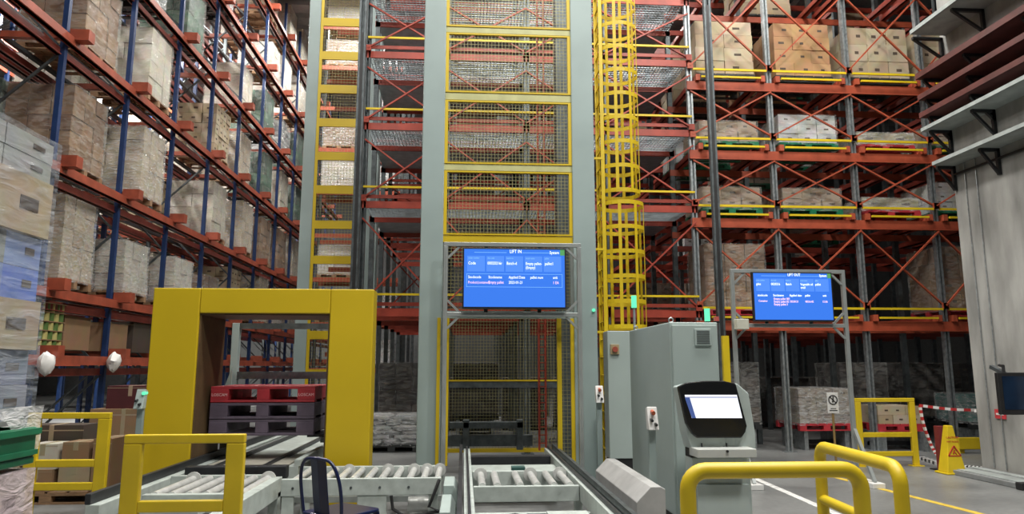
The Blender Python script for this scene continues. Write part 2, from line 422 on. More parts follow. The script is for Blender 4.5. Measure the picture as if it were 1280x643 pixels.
for k in range(1, 7):
    for i in range(0, 10):
        if k == 1 and i > 8: continue
        if (k, i) in ((2, 0), (3, 0), (4, 0), (3, 3), (2, 3), (4, 4), (5, 5), (5, 1)): continue
        y = LY0 + (i + .5) * LB + .06
        if k == 1: key = ['tan_tall', 'tan_wrap', 'cream_low', 'cream_low', 'brown_low'][i % 5]
        elif k == 2: key = ['brown_tall', 'brown_tall', 'tan_wrap', 'cream_tall', 'cream_tall', 'tan_wrap'][i % 6]
        else: key = rr.choice(keys_front)
        if PROTO[key][1] > 1.75 and k == 1: key = 'cream_low'
        z = LV[k] + .10
        place_load(key, (LX - .66 + rr.uniform(-.08, .16), y + rr.uniform(-.22, .22), z),
                   '%s, %s tier of blue-post rack, %s bay back, aisle side' % (DESC[key], ORD[k], ORD[i]), GL)
        if rr.random() < .42 and i < 8:
            key = rr.choice(keys_front)
            if k == 1 and PROTO[key][1] > 1.7: key = 'brown_low'
            place_load(key, (LX - 1.85 + rr.uniform(-.05, .05), y + rr.uniform(-.08, .08), z),
                       '%s, %s tier of blue-post rack, %s bay back, far side' % (DESC[key], ORD[k], ORD[i]), GL)
# second rack behind it
SX = -13.2
rk2 = thing('pallet_rack', 'second blue and orange rack seen through gaps of the left rack', 'rack', (SX, 10, 0))
for i in range(11):
    y = 10 + i * 2.4
    for x in (SX, SX - 1.2): MB().box(x - .05, x + .05, y - .05, y + .05, 0, TOPZ).build('post', blue, rk2)
for z in LV:
    for x in (SX + .06, SX - 1.2): MB().box(x - .035, x + .035, 9.9, 34.1, z - .15, z).build('beam', orange, rk2)
for k, z in enumerate(LV[:6]):
    for i in range(0, 10):
        if rr.random() < .2: continue
        key = rr.choice(['cream_low', 'tan_wrap', 'grey_sacks', 'white_low', 'cream_low'])
        if k == 0: key = 'white_low' if i % 2 else 'brown_low'
        if k == 0 and PROTO[key][1] > .95: key = 'white_low'
        place_load(key, (SX - .6, 10 + (i + .5) * 2.4, z), '%s, %s tier of the rack behind, %s bay back' % (DESC[key], ORD[k], ORD[i]), 'pallet loads in the second rack')
# goods on the low shelf and ground of the left rack
def carton(name, loc, d, m, label, group=None, rz=0, tape=True):
    t = thing(name, label, 'carton', loc, group)
    b = MB().box(-d[0] / 2, d[0] / 2, -d[1] / 2, d[1] / 2, 0, d[2])
    o = bpy.data.objects.new('box_body', b.mesh('box_body', m)); COL.objects.link(o); o.parent = t
    q = MB().box(-.03, .03, -d[1] / 2 - .002, d[1] / 2 + .002, d[2] * .55, d[2] + .002)
    q.box(-d[0] / 2 - .002, d[0] / 2 + .002, -d[1] / 2 - .001, -d[1] / 2 + .001, d[2] * .9, d[2] * .92)
    o = bpy.data.objects.new('packing_tape', q.mesh('packing_tape', c_tan)); COL.objects.link(o); o.parent = t
    t.rotation_euler = (0, 0, rz)
    return t
zb = LV[0] + .10
for n, (y, dx, d, m, lab) in enumerate([
    (12.2, -.55, (.9, .8, .55), c_brown, 'dark brown carton on the lowest beam, left of the hanging white bags'),
    (13.4, -.5, (.9, .9, .50), c_brown, 'dark brown carton on the lowest beam between the two white bags'),
    (14.5, -.5, (.9, .85, .58), c_dark, 'blackish carton on the lowest beam above the right white bag'),
    (16.0, -.5, (.9, .9, .55), c_brown, 'brown carton on the lowest beam nearest the yellow portal')]):
    carton('shelf_carton', (LX + dx, y, zb), d, m, lab, 'cartons on the lowest beam')
# canned goods stack
t = thing('can_stack', 'shrink-wrapped stack of green and yellow cans on the lowest beam', 'cans', (LX - .35, 11.25, zb))
cans = [MB().cyl((0, 0, 0), (0, 0, .125), .06, 12).mesh('can', m, smooth=True) for m in (pm('can_green', (.08, .15, .04), .4), pm('can_yellow', (.42, .38, .14), .4))]
for k in range(5):
    for (i, j) in [(i_, 0) for i_ in range(5)] + [(4, j_) for j_ in range(1, 6)]:
        o = bpy.data.objects.new('can', cans[(k + i + j) % 2]); COL.objects.link(o); o.parent = t
        o.location = (-.25 + i * .13, -.3 + j * .13, k * .14)
    MB().box(LX - .67, LX - .01, 10.88, 11.67, zb + k * .14 + .126, zb + k * .14 + .138).build('cardboard_layer', c_brown, t)
def bag(loc, s, label):
    rnd = random.Random(int(loc[1] * 10)); vs = []; n = 14; prof = [(.02, 0), (.55, .12), (.85, .35), (1, .6), (.8, .85), (.35, .98), (.05, 1.05)]
    for (r_, h_) in prof:
        for i in range(n):
            a = 2 * math.pi * i / n; q = r_ * rnd.uniform(.82, 1.15)
            vs.append((loc[0] + s * q * math.cos(a) * .6, loc[1] + s * q * math.sin(a), loc[2] + s * 1.9 * h_ + rnd.uniform(-.02, .02)))
    fs = [(r_ * n + i, r_ * n + (i + 1) % n, (r_ + 1) * n + (i + 1) % n, (r_ + 1) * n + i) for r_ in range(len(prof) - 1) for i in range(n)]
    fs += [tuple(range(n))[::-1], tuple(range((len(prof) - 1) * n, len(prof) * n))]
    b = MB(); b._add(vs, fs)
    return tag(b.build('plastic_bag', white, base=loc, smooth=True), label, 'bag', 'white bags hanging on the beam')
bag((LX + .27, 10.75, 1.52), .17, 'crumpled white plastic bag hanging on the beam, nearer the wrapped stack')
bag((LX + .27, 12.75, 1.56), .17, 'crumpled white plastic bag hanging on the beam, nearer the yellow portal')
FG = 'cartons on the floor under the left rack'
fp = onfloor(84, 622)
t = thing('pallet', 'wooden pallet on the floor behind the far left guard', 'pallet', (fp.x, fp.y, 0))
o = bpy.data.objects.new('pallet_deck', pallet_mb(1.5, 1.0).mesh('pallet_deck', wood)); COL.objects.link(o); o.parent = t
for n, (dx, dy, dz, d, m, lab) in enumerate([
    (-.55, -.25, .145, (.36, .4, .30), c_tan, 'tan carton on the floor pallet, bottom left'), (-.15, -.28, .145, (.38, .4, .26), c_brown, 'brown carton on the floor pallet, bottom centre'),
    (.28, -.25, .145, (.36, .4, .36), c_tan, 'tan carton on the floor pallet, third from left in the bottom row'), (.60, -.2, .145, (.22, .5, .62), c_brown, 'tall narrow brown carton standing at the right end of the floor pallet'),
    (-.53, -.22, .445, (.38, .4, .24), c_tan, 'tan carton on the floor pallet, upper left'), (-.12, -.25, .405, (.34, .38, .30), c_cream, 'cream carton on the floor pallet, upper centre'),
    (.27, -.24, .505, (.32, .36, .22), c_brown, 'small brown carton on top of the third floor carton'), (-.3, .25, .145, (.8, .4, .75), c_dark, 'dark carton at the back of the floor pallet')]):
    carton('floor_carton', (fp.x + dx, fp.y + dy, dz), d, m, lab, FG, rz=.03 * (n % 3 - 1))
p = onfloor(165, 590)
carton('floor_carton', (p.x, p.y, 0), (1.0, .9, 1.0), c_brown, 'large brown carton on the floor left of the yellow portal', FG)
carton('floor_carton', (p.x + .03, p.y, 1.0), (.7, .7, .35), pm('maroon_board', (.07, .012, .015), .7), 'dark maroon carton on top of the large brown floor carton', FG)
carton('floor_carton', (p.x - .3, p.y + 1.2, 0), (.7, .6, 1.3), c_tan, 'tall tan carton behind the large brown floor carton', FG)
# ------------------------------------------------------------------ right rack (shuttle rack)
RY = 13.8
xs = [atX(u, 275, RY) for u in (868, 970, 1072, 1168)]; xs += [xs[-1] + 1.52, xs[-1] + 3.04]
WX0 = atX(456, 200, RY)
wl = [WX0, WX0 + 1.62, WX0 + 3.25, WX0 + 4.85]
ZR = [atZ(1000, v, RY) for v in (408, 281, 197, 112, -12)]; ZR.append(ZR[-1] + 1.33)
ZW = [atZ(830, v, RY) for v in (393, 262, 167, 80)]; ZW += [ZW[-1] + 1.38, ZW[-1] + 2.76]
TOPR = ZR[-1] + .5
rows = [RY, 15.2, 17.0, 18.6, 20.2, 22, 24, 26, 28]
rk3 = thing('shuttle_rack', 'deep rack with grey uprights, orange beams and red cross bracing', 'rack', (xs[0], RY, 0))
allx = wl + xs
for ri, y in enumerate(rows):
    for x in allx:
        b = MB()
        if ri == 0:
            b.box(x - .055, x - .02, y - .05, y + .05, 0.012, TOPR); b.box(x + .02, x + .055, y - .05, y + .05, 0.012, TOPR); b.box(x - .03, x + .03, y + .02, y + .05, 0.012, TOPR)
            b.box(x - .12, x + .12, y - .1, y + .1, 0, .012)
        else: b.box(x - .05, x + .05, y - .05, y + .05, 0, TOPR)
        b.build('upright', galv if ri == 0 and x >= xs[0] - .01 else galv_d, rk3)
for ri, y in enumerate(rows):
    for z in ZR:
        h = .20 if ri == 0 else .14
        b = MB().box(xs[0] - .06, xs[-1] + .06, y - .06, y - .052 + .03, z - h / 2, z + h / 2)
        if ri == 0:
            b.box(xs[0] - .06, xs[-1] + .06, y - .10, y - .02, z - h / 2, z - h / 2 + .02)
            for a, c in zip(xs[:-1], xs[1:]):
                for xx in (a + .16, c - .16): b.box(xx - .045, xx + .045, y - .13, y + .05, z + h / 2, z + h / 2 + .13)
        b.build('beam', orange if ri < 2 else red, rk3)
    for z in ZW:
        if ri > 5: continue
        b = MB().box(wl[0] - .06, xs[0] + .06, y - .05, y - .02, z - .07, z + .07)
        b.box(wl[0] - .06, xs[0] + .06, y - .05, y - .02, z + .13, z + .2)
        b.build('walkway_beam', red, rk3)
for z in ZR:                                  # rails the shuttles run on, into the depth
    for a, c in zip(xs[:-1], xs[1:]):
        b = MB()
        for xx in (a + .16, c - .16): b.box(xx - .05, xx + .05, RY + .05, 28, z + .08, z + .11); b.box(xx - .05, xx - .03, RY + .05, 28, z + .08, z + .22)
        b.build('lane_rail', red, rk3)
for z in ZR[:5]:
    for a, c in zip(xs[:-1], xs[1:]):
        MB().box(a + .06, c - .06, RY - .11, RY - .08, z + .33, z + .375).build('guard_rail', yellow, rk3)
        MB().box(a + .22, c - .22, RY - .17, RY - .135, z + .145, z + .185).build('stop_bar', yellow, rk3)
def xbrace(x0, x1, y, z0, z1, m=red, w=.042):
    b = MB().bar((x0, y - .02, z0), (x1, y - .02, z1), w, .03); b.bar((x0, y + .02, z1), (x1, y + .02, z0), w, .03)
    b.box(x0 - .05, x0 + .07, y - .035, y - .005, z0 - .06, z0 + .06); b.box(x1 - .07, x1 + .05, y - .035, y - .005, z0 - .06, z0 + .06)
    return b.build('cross_brace', m, rk3)
for k, z in enumerate(ZR[:-1]):
    zt = ZR[k + 1]
    for a, c in zip(xs[:-1], xs[1:]):
        xbrace(a, c, RY - .08, z + .42, zt - .12, orange)
for k, z in enumerate(ZW[:-1]):
    zt = ZW[k + 1]
    xw = wl + [xs[0]]
    for n, (a, c) in enumerate(zip(xw[:-1], xw[1:])):
        xbrace(a, c, RY - .08, z + .12, zt - .28)
        xbrace(a, c, 17.0, z + .12, zt - .28)
        if n < 4: MB().box(a, c, RY - .11, RY - .07, z + .33, z + .37).build('handrail', yellow, rk3)
for z in ZW[:5]:                                # wire-mesh walkway floors
    b = MB(); x = wl[0]
    while x < xs[0]: b.box(x, x + .012, RY, 15.2, z + .05, z + .07); x += .07
    y = RY
    while y < 15.2: b.box(wl[0], xs[0], y, y + .012, z + .03, z + .05); y += .10
    b.box(wl[0], xs[0], 15.2, 17.0, z + .04, z + .05)
    b.build('mesh_deck', gmesh, rk3)
# right-rack loads
def rproto(key, *a, **k): proto(key, *a, **k)
W = xs[1] - xs[0] - .42
proto('r_tan', W, 1.1, 1.2, c_tan, blackpl, (2, 3, 4), None, 21)
proto('r_brown', W, 1.1, 1.2, carton_mat('warm_carton', [(.42, .25, .12), (.46, .28, .14), (.38, .22, .11)]), blackpl, (3, 3, 4), None, 22)
proto('r_pale', W + .1, 1.1, 1.16, c_tan, blackpl, (3, 3, 3), None, 23)
proto('r_low_tan', W, 1.1, .44, carton_mat('pale_low_carton', [(.36, .27, .19), (.40, .31, .23)]), greenpl, (3, 3, 2), film_t, 24)
proto('r_white', W, 1.1, .62, c_white, greenpl, (3, 3, 3), film_t, 25)
proto('r_thin', W, 1.1, .26, carton_mat('yellowish_sheet', [(.45, .42, .28), (.40, .38, .26)]), redpl, (2, 3, 1), film, 26)
proto('r_tall', W, 1.1, 1.32, c_brown, redpl, (3, 3, 4), film_t, 27)
proto('r_ground', 1.12, 1.1, .68, carton_mat('ground_goods', [(.27, .22, .17), (.31, .26, .20)]), redpl, (3, 3, 4), film, 28)
proto('r_darkg', 1.12, 1.1, 1.2, c_dark, blackpl, (3, 3, 4), film_t, 29)
proto('r_teal', 1.12, 1.1, .55, c_teal, blackpl, (2, 2, 3), film, 30)
GR = 'pallet loads in the shuttle rack'
lay = {(3, 0): ('r_tan', 'tan cartons with rows of printed marks'), (3, 1): ('r_brown', 'warm brown cartons'), (3, 2): ('r_pale', 'pale tan cartons with dark straps'), (3, 3): ('r_pale', 'pale tan cartons half behind the column trays'),
       (2, 0): ('r_low_tan', 'low dull tan load'), (2, 1): ('r_white', 'white cartons with dark print on green pallet'), (2, 2): ('r_thin', 'thin sheeted load'), (2, 3): ('r_low_tan', 'low tan load'),
       (1, 0): ('r_low_tan', 'low tan load'), (1, 1): ('r_low_tan', 'low tan load'), (1, 2): ('r_thin', 'thin pale load on red pallet'), (1, 3): ('r_white', 'pale load next to the concrete column'),
       (0, 0): ('r_tall', 'tall brown load left of the right screen'), (0, 3): ('r_tall', 'tall brown load next to the concrete column edge')}
for (k, i), (key, lab) in lay.items():
    xc = (xs[i] + xs[i + 1]) / 2
    place_load(key, (xc, RY + .68, ZR[k] + .225), '%s, %s tier of shuttle rack, %s bay' % (lab, ORD[k + 1], ORD[i]), GR)
for (k, i, y, key, lab) in [(3, 0, 16.1, 'r_tan', 'tan cartons'), (3, 1, 16.1, 'r_brown', 'brown cartons'), (4, 1, 16.1, 'r_tan', 'tan cartons'), (2, 1, 17.8, 'r_low_tan', 'low tan load'), (2, 0, 16.1, 'r_white', 'white cartons'), (4, 3, 17.8, 'r_tan', 'tan cartons'), (1, 2, 17.8, 'r_low_tan', 'low tan load')]:
    place_load(key, ((xs[i] + xs[i + 1]) / 2, y, ZR[k] + .225), '%s deep in shuttle rack, %s tier, %s bay, second row' % (lab, ORD[k + 1], ORD[i]), GR)
# ground floor of the shuttle rack
zg = .38
def gstand(x, y, label):
    t = thing('pallet_stand', label, 'stand', (x, y, 0), 'low steel stands under the ground pallets')
    for sx in (-1, 1): MB().box(x + sx * .42 - .04, x + sx * .42 + .04, y - .5, y + .5, 0, zg).build('rail', galv, t)
    MB().box(x - .46, x + .46, y - .04, y + .04, .08, .16).build('tie_bar', dark, t)
xg = [(xs[i] + xs[i + 1]) / 2 for i in range(5)]
for i, (key, yy, lab) in enumerate([('r_darkg', 14.9, 'dark wrapped load on the ground behind the terminal'), ('r_ground', 14.5, 'film-wrapped brown load on red pallet behind the pole sign'),
                                 ('r_darkg', 16.0, 'dark load on the ground behind the back guard rail'), ('r_darkg', 16.4, 'dark load on the ground behind the wet floor sign'), ('r_darkg', 16.4, 'dark load on the ground far behind the column')]):
    gstand(xg[i], yy, ['stand below the dark load behind the terminal', 'steel stand below the red pallet behind the pole sign', 'stand below the dark load behind the guard rail', 'stand below the dark load behind the wet floor sign', 'stand below the dark load far behind the column'][i])
    place_load(key, (xg[i], yy, zg), lab, 'ground loads of the shuttle rack')
TX = atX(1222, 520, 14.6); gstand(TX, 14.6, 'stand carrying the teal wrapped load beside the column')
place_load('r_teal', (TX, 14.6, zg), 'teal film-wrapped load beside the concrete column base', 'ground loads of the shuttle rack')
proto('r_small', .9, .8, .35, c_tan, redpl, (3, 2, 2), None, 33)
px = atX(1112, 540, 14.1); gstand(px, 14.1, 'stand carrying small tan cartons behind the back guard rail')
place_load('r_small', (px, 14.1, zg), 'small tan cartons on red pallet behind the back guard rail', 'ground loads of the shuttle rack')
for (x, y, key, lab) in [(-1.3, 16.4, 'r_darkg', 'dark load on the ground left of the middle lift'), (.3, 17.9, 'r_darkg', 'dark load on the ground deep behind the lift'), (2.9, 16.0, 'r_tall', 'tall brown load behind the caged ladder')]:
    gstand(x, y, 'stand below the ' + lab); place_load(key, (x, y, zg), lab, 'ground loads of the shuttle rack')
place_load('sack_pile', (atX(492, 540, 14.6), 14.7, 0), 'low shiny pile of wrapped grey sacks on the floor between portal and lift', 'ground loads of the shuttle rack')
r3 = random.Random(12)
for k in range(0, 5):
    for i in range(4):
        if r3.random() < .25: continue
        key = r3.choice(['r_tan', 'r_low_tan', 'r_white', 'r_brown', 'r_low_tan']) if k else 'r_tall'
        if k in (1, 2) and key in ('r_tan', 'r_brown'): key = 'r_low_tan'
        nm = {'r_tan': 'tan carton load', 'r_low_tan': 'low dull tan load', 'r_white': 'whitish carton load', 'r_brown': 'warm brown load', 'r_tall': 'tall brown load'}[key]
        place_load(key, ((xs[i] + xs[i + 1]) / 2, 21.1, ZR[k] + .19), '%s far back in shuttle rack, %s tier, %s bay, third row' % (nm, ORD[k + 1], ORD[i]), GR)
for n in range(9):  # dark loads added to cover the lit floor and keep the back black
    x = -1.3 + n * 1.45
    place_load('r_darkg', (x, 19.4, 0), 'added dark load hiding the lit floor far under the shuttle rack, %s from left' % ORD[n], 'ground loads of the shuttle rack')
# rack behind the farther lift
r4 = thing('pallet_rack', 'orange rack seen through the mesh of the farther lift', 'rack', (-3.6, 23, 0))
for x in (-5.0, -3.5, -2.1):
    for y in (23, 24.2): MB().box(x - .05, x + .05, y - .05, y + .05, 0, 14.2).build('post', galv_d, r4)
for k in range(9):
    z = 1.6 + k * 1.45
    for y in (23, 24.2): MB().box(-5.05, -2.05, y - .04, y + .04, z - .14, z).build('beam', orange, r4)
    for n, x in enumerate((-4.25, -2.8)):
        if (k + n) % 3 == 0: continue
        key = ('cream_low', 'white_low', 'brown_low', 'grey_sacks')[(k * 2 + n) % 4]
        if PROTO[key][1] > 1.25: key = 'white_low'
        place_load(key, (x, 23.6, z), '%s, %s tier of rack behind farther lift, %s side' % (DESC[key], ORD[k], ('left', 'right')[n]), 'pallet loads behind the farther lift')
# yellow floor guard under the rack near the column
t = thing('floor_guard', 'low yellow floor guard board at the rack foot beside the column', 'guard', (9.5, 13.4, 0))
xa, xb = atX(1198, 560, 13.3), atX(1250, 560, 13.3)
MB().box(xa, xb, 13.27, 13.33, .08, .30).build('board', yellow, t, .01)
for x in (xa + .1, xb - .1): MB().box(x - .04, x + .04, 13.33, 13.42, 0, .28).build('foot', yellow, t)
# ------------------------------------------------------------------ lifts
def wire_mesh(x0, x1, y, z0, z1, p=.05, w=.0055, plane='y'):
    b = MB(); x = x0 + p / 2
    while x < x1:
        if plane == 'y': b.box(x - w / 2, x + w / 2, y - w / 2, y + w / 2, z0, z1)
        else: b.box(y - w / 2, y + w / 2, x - w / 2, x + w / 2, z0, z1)
        x += p
    z = z0 + p / 2
    while z < z1:
        if plane == 'y': b.box(x0, x1, y - w / 2 + w, y + w / 2 + w, z - w / 2, z + w / 2)
        else: b.box(y + w / 2, y + 1.5 * w, x0, x1, z - w / 2, z + w / 2)
        z += p
    return b
LYF = 9.65                                   # front face of the middle lift
lx = [atX(523, 420, LYF), atX(552, 420, LYF), atX(718, 420, LYF), atX(747, 420, LYF)]
LTOP = 9.0; LDEP = 2.0
lift = thing('pallet_lift', 'grey pallet lift tower with yellow mesh guards in the middle', 'lift', ((lx[0] + lx[3]) / 2, LYF, 0))
for (a, c) in ((lx[0], lx[1]), (lx[2], lx[3])):
    b = MB().box(a, c, LYF, LYF + .32, 0, LTOP); b.build('column', lift_grey, lift, .012)
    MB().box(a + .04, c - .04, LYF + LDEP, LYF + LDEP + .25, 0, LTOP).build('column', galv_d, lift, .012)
bars = [(33, 43), (115, 127), (204, 215), (293, 305)]
zs = [(atZ(635, b_ - 1, LYF), atZ(635, a_ + 1, LYF)) for a_, b_ in bars]
step = zs[0][0] - zs[1][0]; zs.insert(0, (zs[0][0] + step, zs[0][1] + step)); zs.insert(0, (zs[0][0] + step, zs[0][1] + step))
for n, (z0, z1) in enumerate(zs):
    MB().box(lx[1], lx[2], LYF + .03, LYF + .08, z0 + .01, z1 - .01).build('crossbar', ymach if n == len(zs) - 1 else pm('bar_olive', (.42, .42, .20), .5) if 'bar_olive' not in MATS else MATS['bar_olive'], lift)
    if n + 1 < len(zs):
        zb0, zb1 = zs[n + 1][1], z0
        pf = MB().box(lx[1], lx[1] + .045, LYF + .02, LYF + .06, zb0, zb1); pf.box(lx[2] - .045, lx[2], LYF + .02, LYF + .06, zb0, zb1)
        pf.box(lx[1] + .045, lx[2] - .045, LYF + .02, LYF + .06, zb0, zb0 + .022); pf.box(lx[1] + .045, lx[2] - .045, LYF + .02, LYF + .06, zb1 - .022, zb1)
        fr = pf.build('mesh_panel_frame', ymach, lift)
        wire_mesh(lx[1] + .04, lx[2] - .04, LYF + .04, zb0 + .02, zb1 - .02).build('wire_mesh', ymesh, fr)
        sx = MB()
        for yy in (LYF + .4, LYF + LDEP - .1): sx.box(lx[3] - .08, lx[3] - .04, yy, yy + .04, zb0, zb1)
# below the crossbars: entry opening
z_low = zs[-1][0]
zo = atZ(640, 398, LYF)
MB().box(lx[1], lx[2], LYF + .03, LYF + .1, zo, zo + .10).build('lintel', lift_grey, lift)
wp = wire_mesh(lx[1] + .04, lx[2] - .04, LYF + .05, zo + .1, z_low); wp.build('wire_mesh', ymesh, lift)
MB().box(lx[1] + .02, lx[1] + .10, LYF + .02, LYF + .08, .35, zo).build('entry_post', ymach, lift)
xr = atX(700, 480, LYF)
for x in (xr, lx[2] - .02): MB().box(x - .03, x + .03, LYF + .02, LYF + .08, .35, zo).build('entry_post', ymach, lift)
wire_mesh(xr + .03, lx[2] - .05, LYF + .05, .35, zo, .05).build('side_mesh', ymesh, lift)
# rear mesh of the opening and the lift carriage
YB2 = LYF + LDEP - .1
wire_mesh(lx[1], lx[2], YB2, .3, zo + .2, .05, .005).build('rear_mesh', ymesh, lift)
MB().box(lx[1], lx[2], YB2 - .03, YB2 + .05, atZ(640, 481, YB2) - .05, atZ(640, 481, YB2) + .05).build('rear_crossbar', galv_d, lift)
MB().box(lx[1], lx[2], YB2 - .03, YB2 + .03, .3, .36).build('rear_crossbar', ymach, lift)
MB().box(lx[1], lx[2], YB2 - .04, YB2 + .0, atZ(640, 477, YB2), atZ(640, 475, YB2)).build('rear_crossbar', ymach, lift)
MB().box(lx[1] - .06, lx[1] - .015, LYF - .02, LYF, .3, zo).build('edge_strip', ymach, lift)
b = MB(); xm = atX(678, 480, LYF + 1.2)
for xx in (xm - .05, xm + .05): b.box(xx - .015, xx + .015, LYF + 1.2, LYF + 1.23, .4, LTOP)
z = .5
while z < 4: b.box(xm - .05, xm + .05, LYF + 1.2, LYF + 1.22, z, z + .015); z += .12
b.build('guide_mast', red, lift)
b = MB().box(lx[1] + .05, lx[2] - .45, LYF + 1.35, LYF + 1.45, .45, .62)
b.box(lx[1] + .1, lx[2] - .6, LYF + 1.3, LYF + 1.4, .72, .82); b.box(lx[1] + .3, lx[1] + .4, LYF + 1.3, LYF + 1.4, .4, .85); b.box(lx[2] - .7, lx[2] - .6, LYF + 1.3, LYF + 1.4, .4, .85)
b.build('carriage', galv_d, lift, .01)
# left lift
L2 = 17.0
l2 = [atX(376, 250, L2), atX(391, 250, L2), atX(452, 250, L2), atX(472, 250, L2)]
lift2 = thing('pallet_lift', 'farther grey and yellow lift tower behind the yellow portal', 'lift', ((l2[0] + l2[3]) / 2, L2, 0))
for (a, c) in ((l2[0], l2[1]), (l2[2], l2[3])):
    MB().box(a, c, L2, L2 + .35, 0, 13.5).build('column', lift_grey, lift2, .012)
zz = [(atZ(420, v + 4, L2), atZ(420, v - 4, L2)) for v in (27, 69, 111, 153, 195, 237, 281, 325)]
st = zz[0][0] - zz[1][0]
for e in range(4): zz.insert(0, (zz[0][0] + st, zz[0][1] + st))
while zz[-1][0] > 1.2: zz.append((zz[-1][0] - st, zz[-1][1] - st))
for n, (z0, z1) in enumerate(zz):
    MB().box(l2[1], l2[2], L2 + .02, L2 + .08, z0, z1).build('crossbar', ymach, lift2)
    if n + 1 < len(zz):
        zb0, zb1 = zz[n + 1][1], z0
        pf = MB().box(l2[1], l2[1] + .07, L2 + .02, L2 + .07, zb0, zb1); pf.box(l2[2] - .05, l2[2], L2 + .02, L2 + .07, zb0, zb1)
        pf.box(l2[1] + .07, l2[2] - .05, L2 + .02, L2 + .07, zb0, zb0 + .02); pf.box(l2[1] + .07, l2[2] - .05, L2 + .02, L2 + .07, zb1 - .02, zb1)
        fr = pf.build('mesh_panel_frame', ymach, lift2)
        wire_mesh(l2[1] + .07, l2[2] - .05, L2 + .05, zb0, zb1, .075, .006).build('wire_mesh', ymesh, fr)
for k in range(5):
    MB().box(l2[1] + .15, l2[2], L2 + 1.5, L2 + 1.56, 1.9 + k * 2.2, 2.02 + k * 2.2).build('rear_crossbar', red, lift2)
# masts with cable chains flanking the lift
def mast(u, v, Y, label, ztop):
    x = atX(u, v, Y)
    t = thing('cable_mast', label, 'mast', (x, Y, 0), 'cable masts beside the lift')
    b = MB().box(x - .07, x - .03, Y - .05, Y + .05, 0, 9.6); b.box(x + .03, x + .07, Y - .05, Y + .05, 0, 9.6); b.box(x - .05, x + .05, Y + .02, Y + .05, 0, 9.6)
    b.build('mast_channel', galv_d, t)
    MB().box(x - .028, x + .028, Y - .055, Y + .015, .3, ztop).build('cable_chain', black, t)
mast(448, 200, 13.3, 'thin mast with black cable chain left of the middle lift', atZ(456, 42, 13.3))
mast(894, 250, 13.3, 'thin mast with black cable chain left of the right screen', atZ(886, 8, 13.3))
# ------------------------------------------------------------------ caged ladder
YL = 11.9; xl = atX(756, 500, YL)
lad = thing('caged_ladder', 'yellow caged ladder right of the middle lift', 'ladder', (xl, YL, 0))
for yy in (YL - .22, YL + .22): MB().box(xl - .03, xl + .03, yy - .015, yy + .015, 0, 9.2).build('stile', yellow, lad)
for k in range(30):
    MB().cyl((xl, YL - .22, .3 + k * .3), (xl, YL + .22, .3 + k * .3), .014, 8).build('rung', yellow, lad)
def cage(z0, z1, rad, n):
    b = MB(); cx = xl + rad * .92
    N_ = 20
    def pt(a): return (cx + rad * math.cos(a), YL + rad * math.sin(a))
    nh = max(2, round((z1 - z0) / .45))
    for k in range(nh + 1):
        z = z0 + (z1 - z0) * k / nh
        for i in range(N_):
            a0 = -2.75 + 5.5 * i / N_; a1 = -2.75 + 5.5 * (i + 1) / N_
            p, q = pt(a0), pt(a1); b.bar((p[0], p[1], z), (q[0], q[1], z), .008, .07)
    for i in range(n):
        a = -2.6 + 5.2 * i / (n - 1); p = pt(a)
        d = Vector((math.cos(a), math.sin(a), 0))
        b.bar((p[0], p[1], z0), (p[0], p[1], z1), .055, .008, up=d)
    return b.build('safety_cage', ymach, lad)
zc0 = atZ(770, 408, YL - .4); zc1 = atZ(770, 258, YL); zc2 = atZ(770, 243, YL)
cage(zc0, zc1, .385, 8); cage(zc2, 9.0, .36, 8)
for zz_ in (1.2, 2.2, 3.6, 5.2): MB().box(lx[3] - .02, xl, YL - .24, YL - .2, zz_, zz_ + .04).build('wall_bracket', yellow, lad)
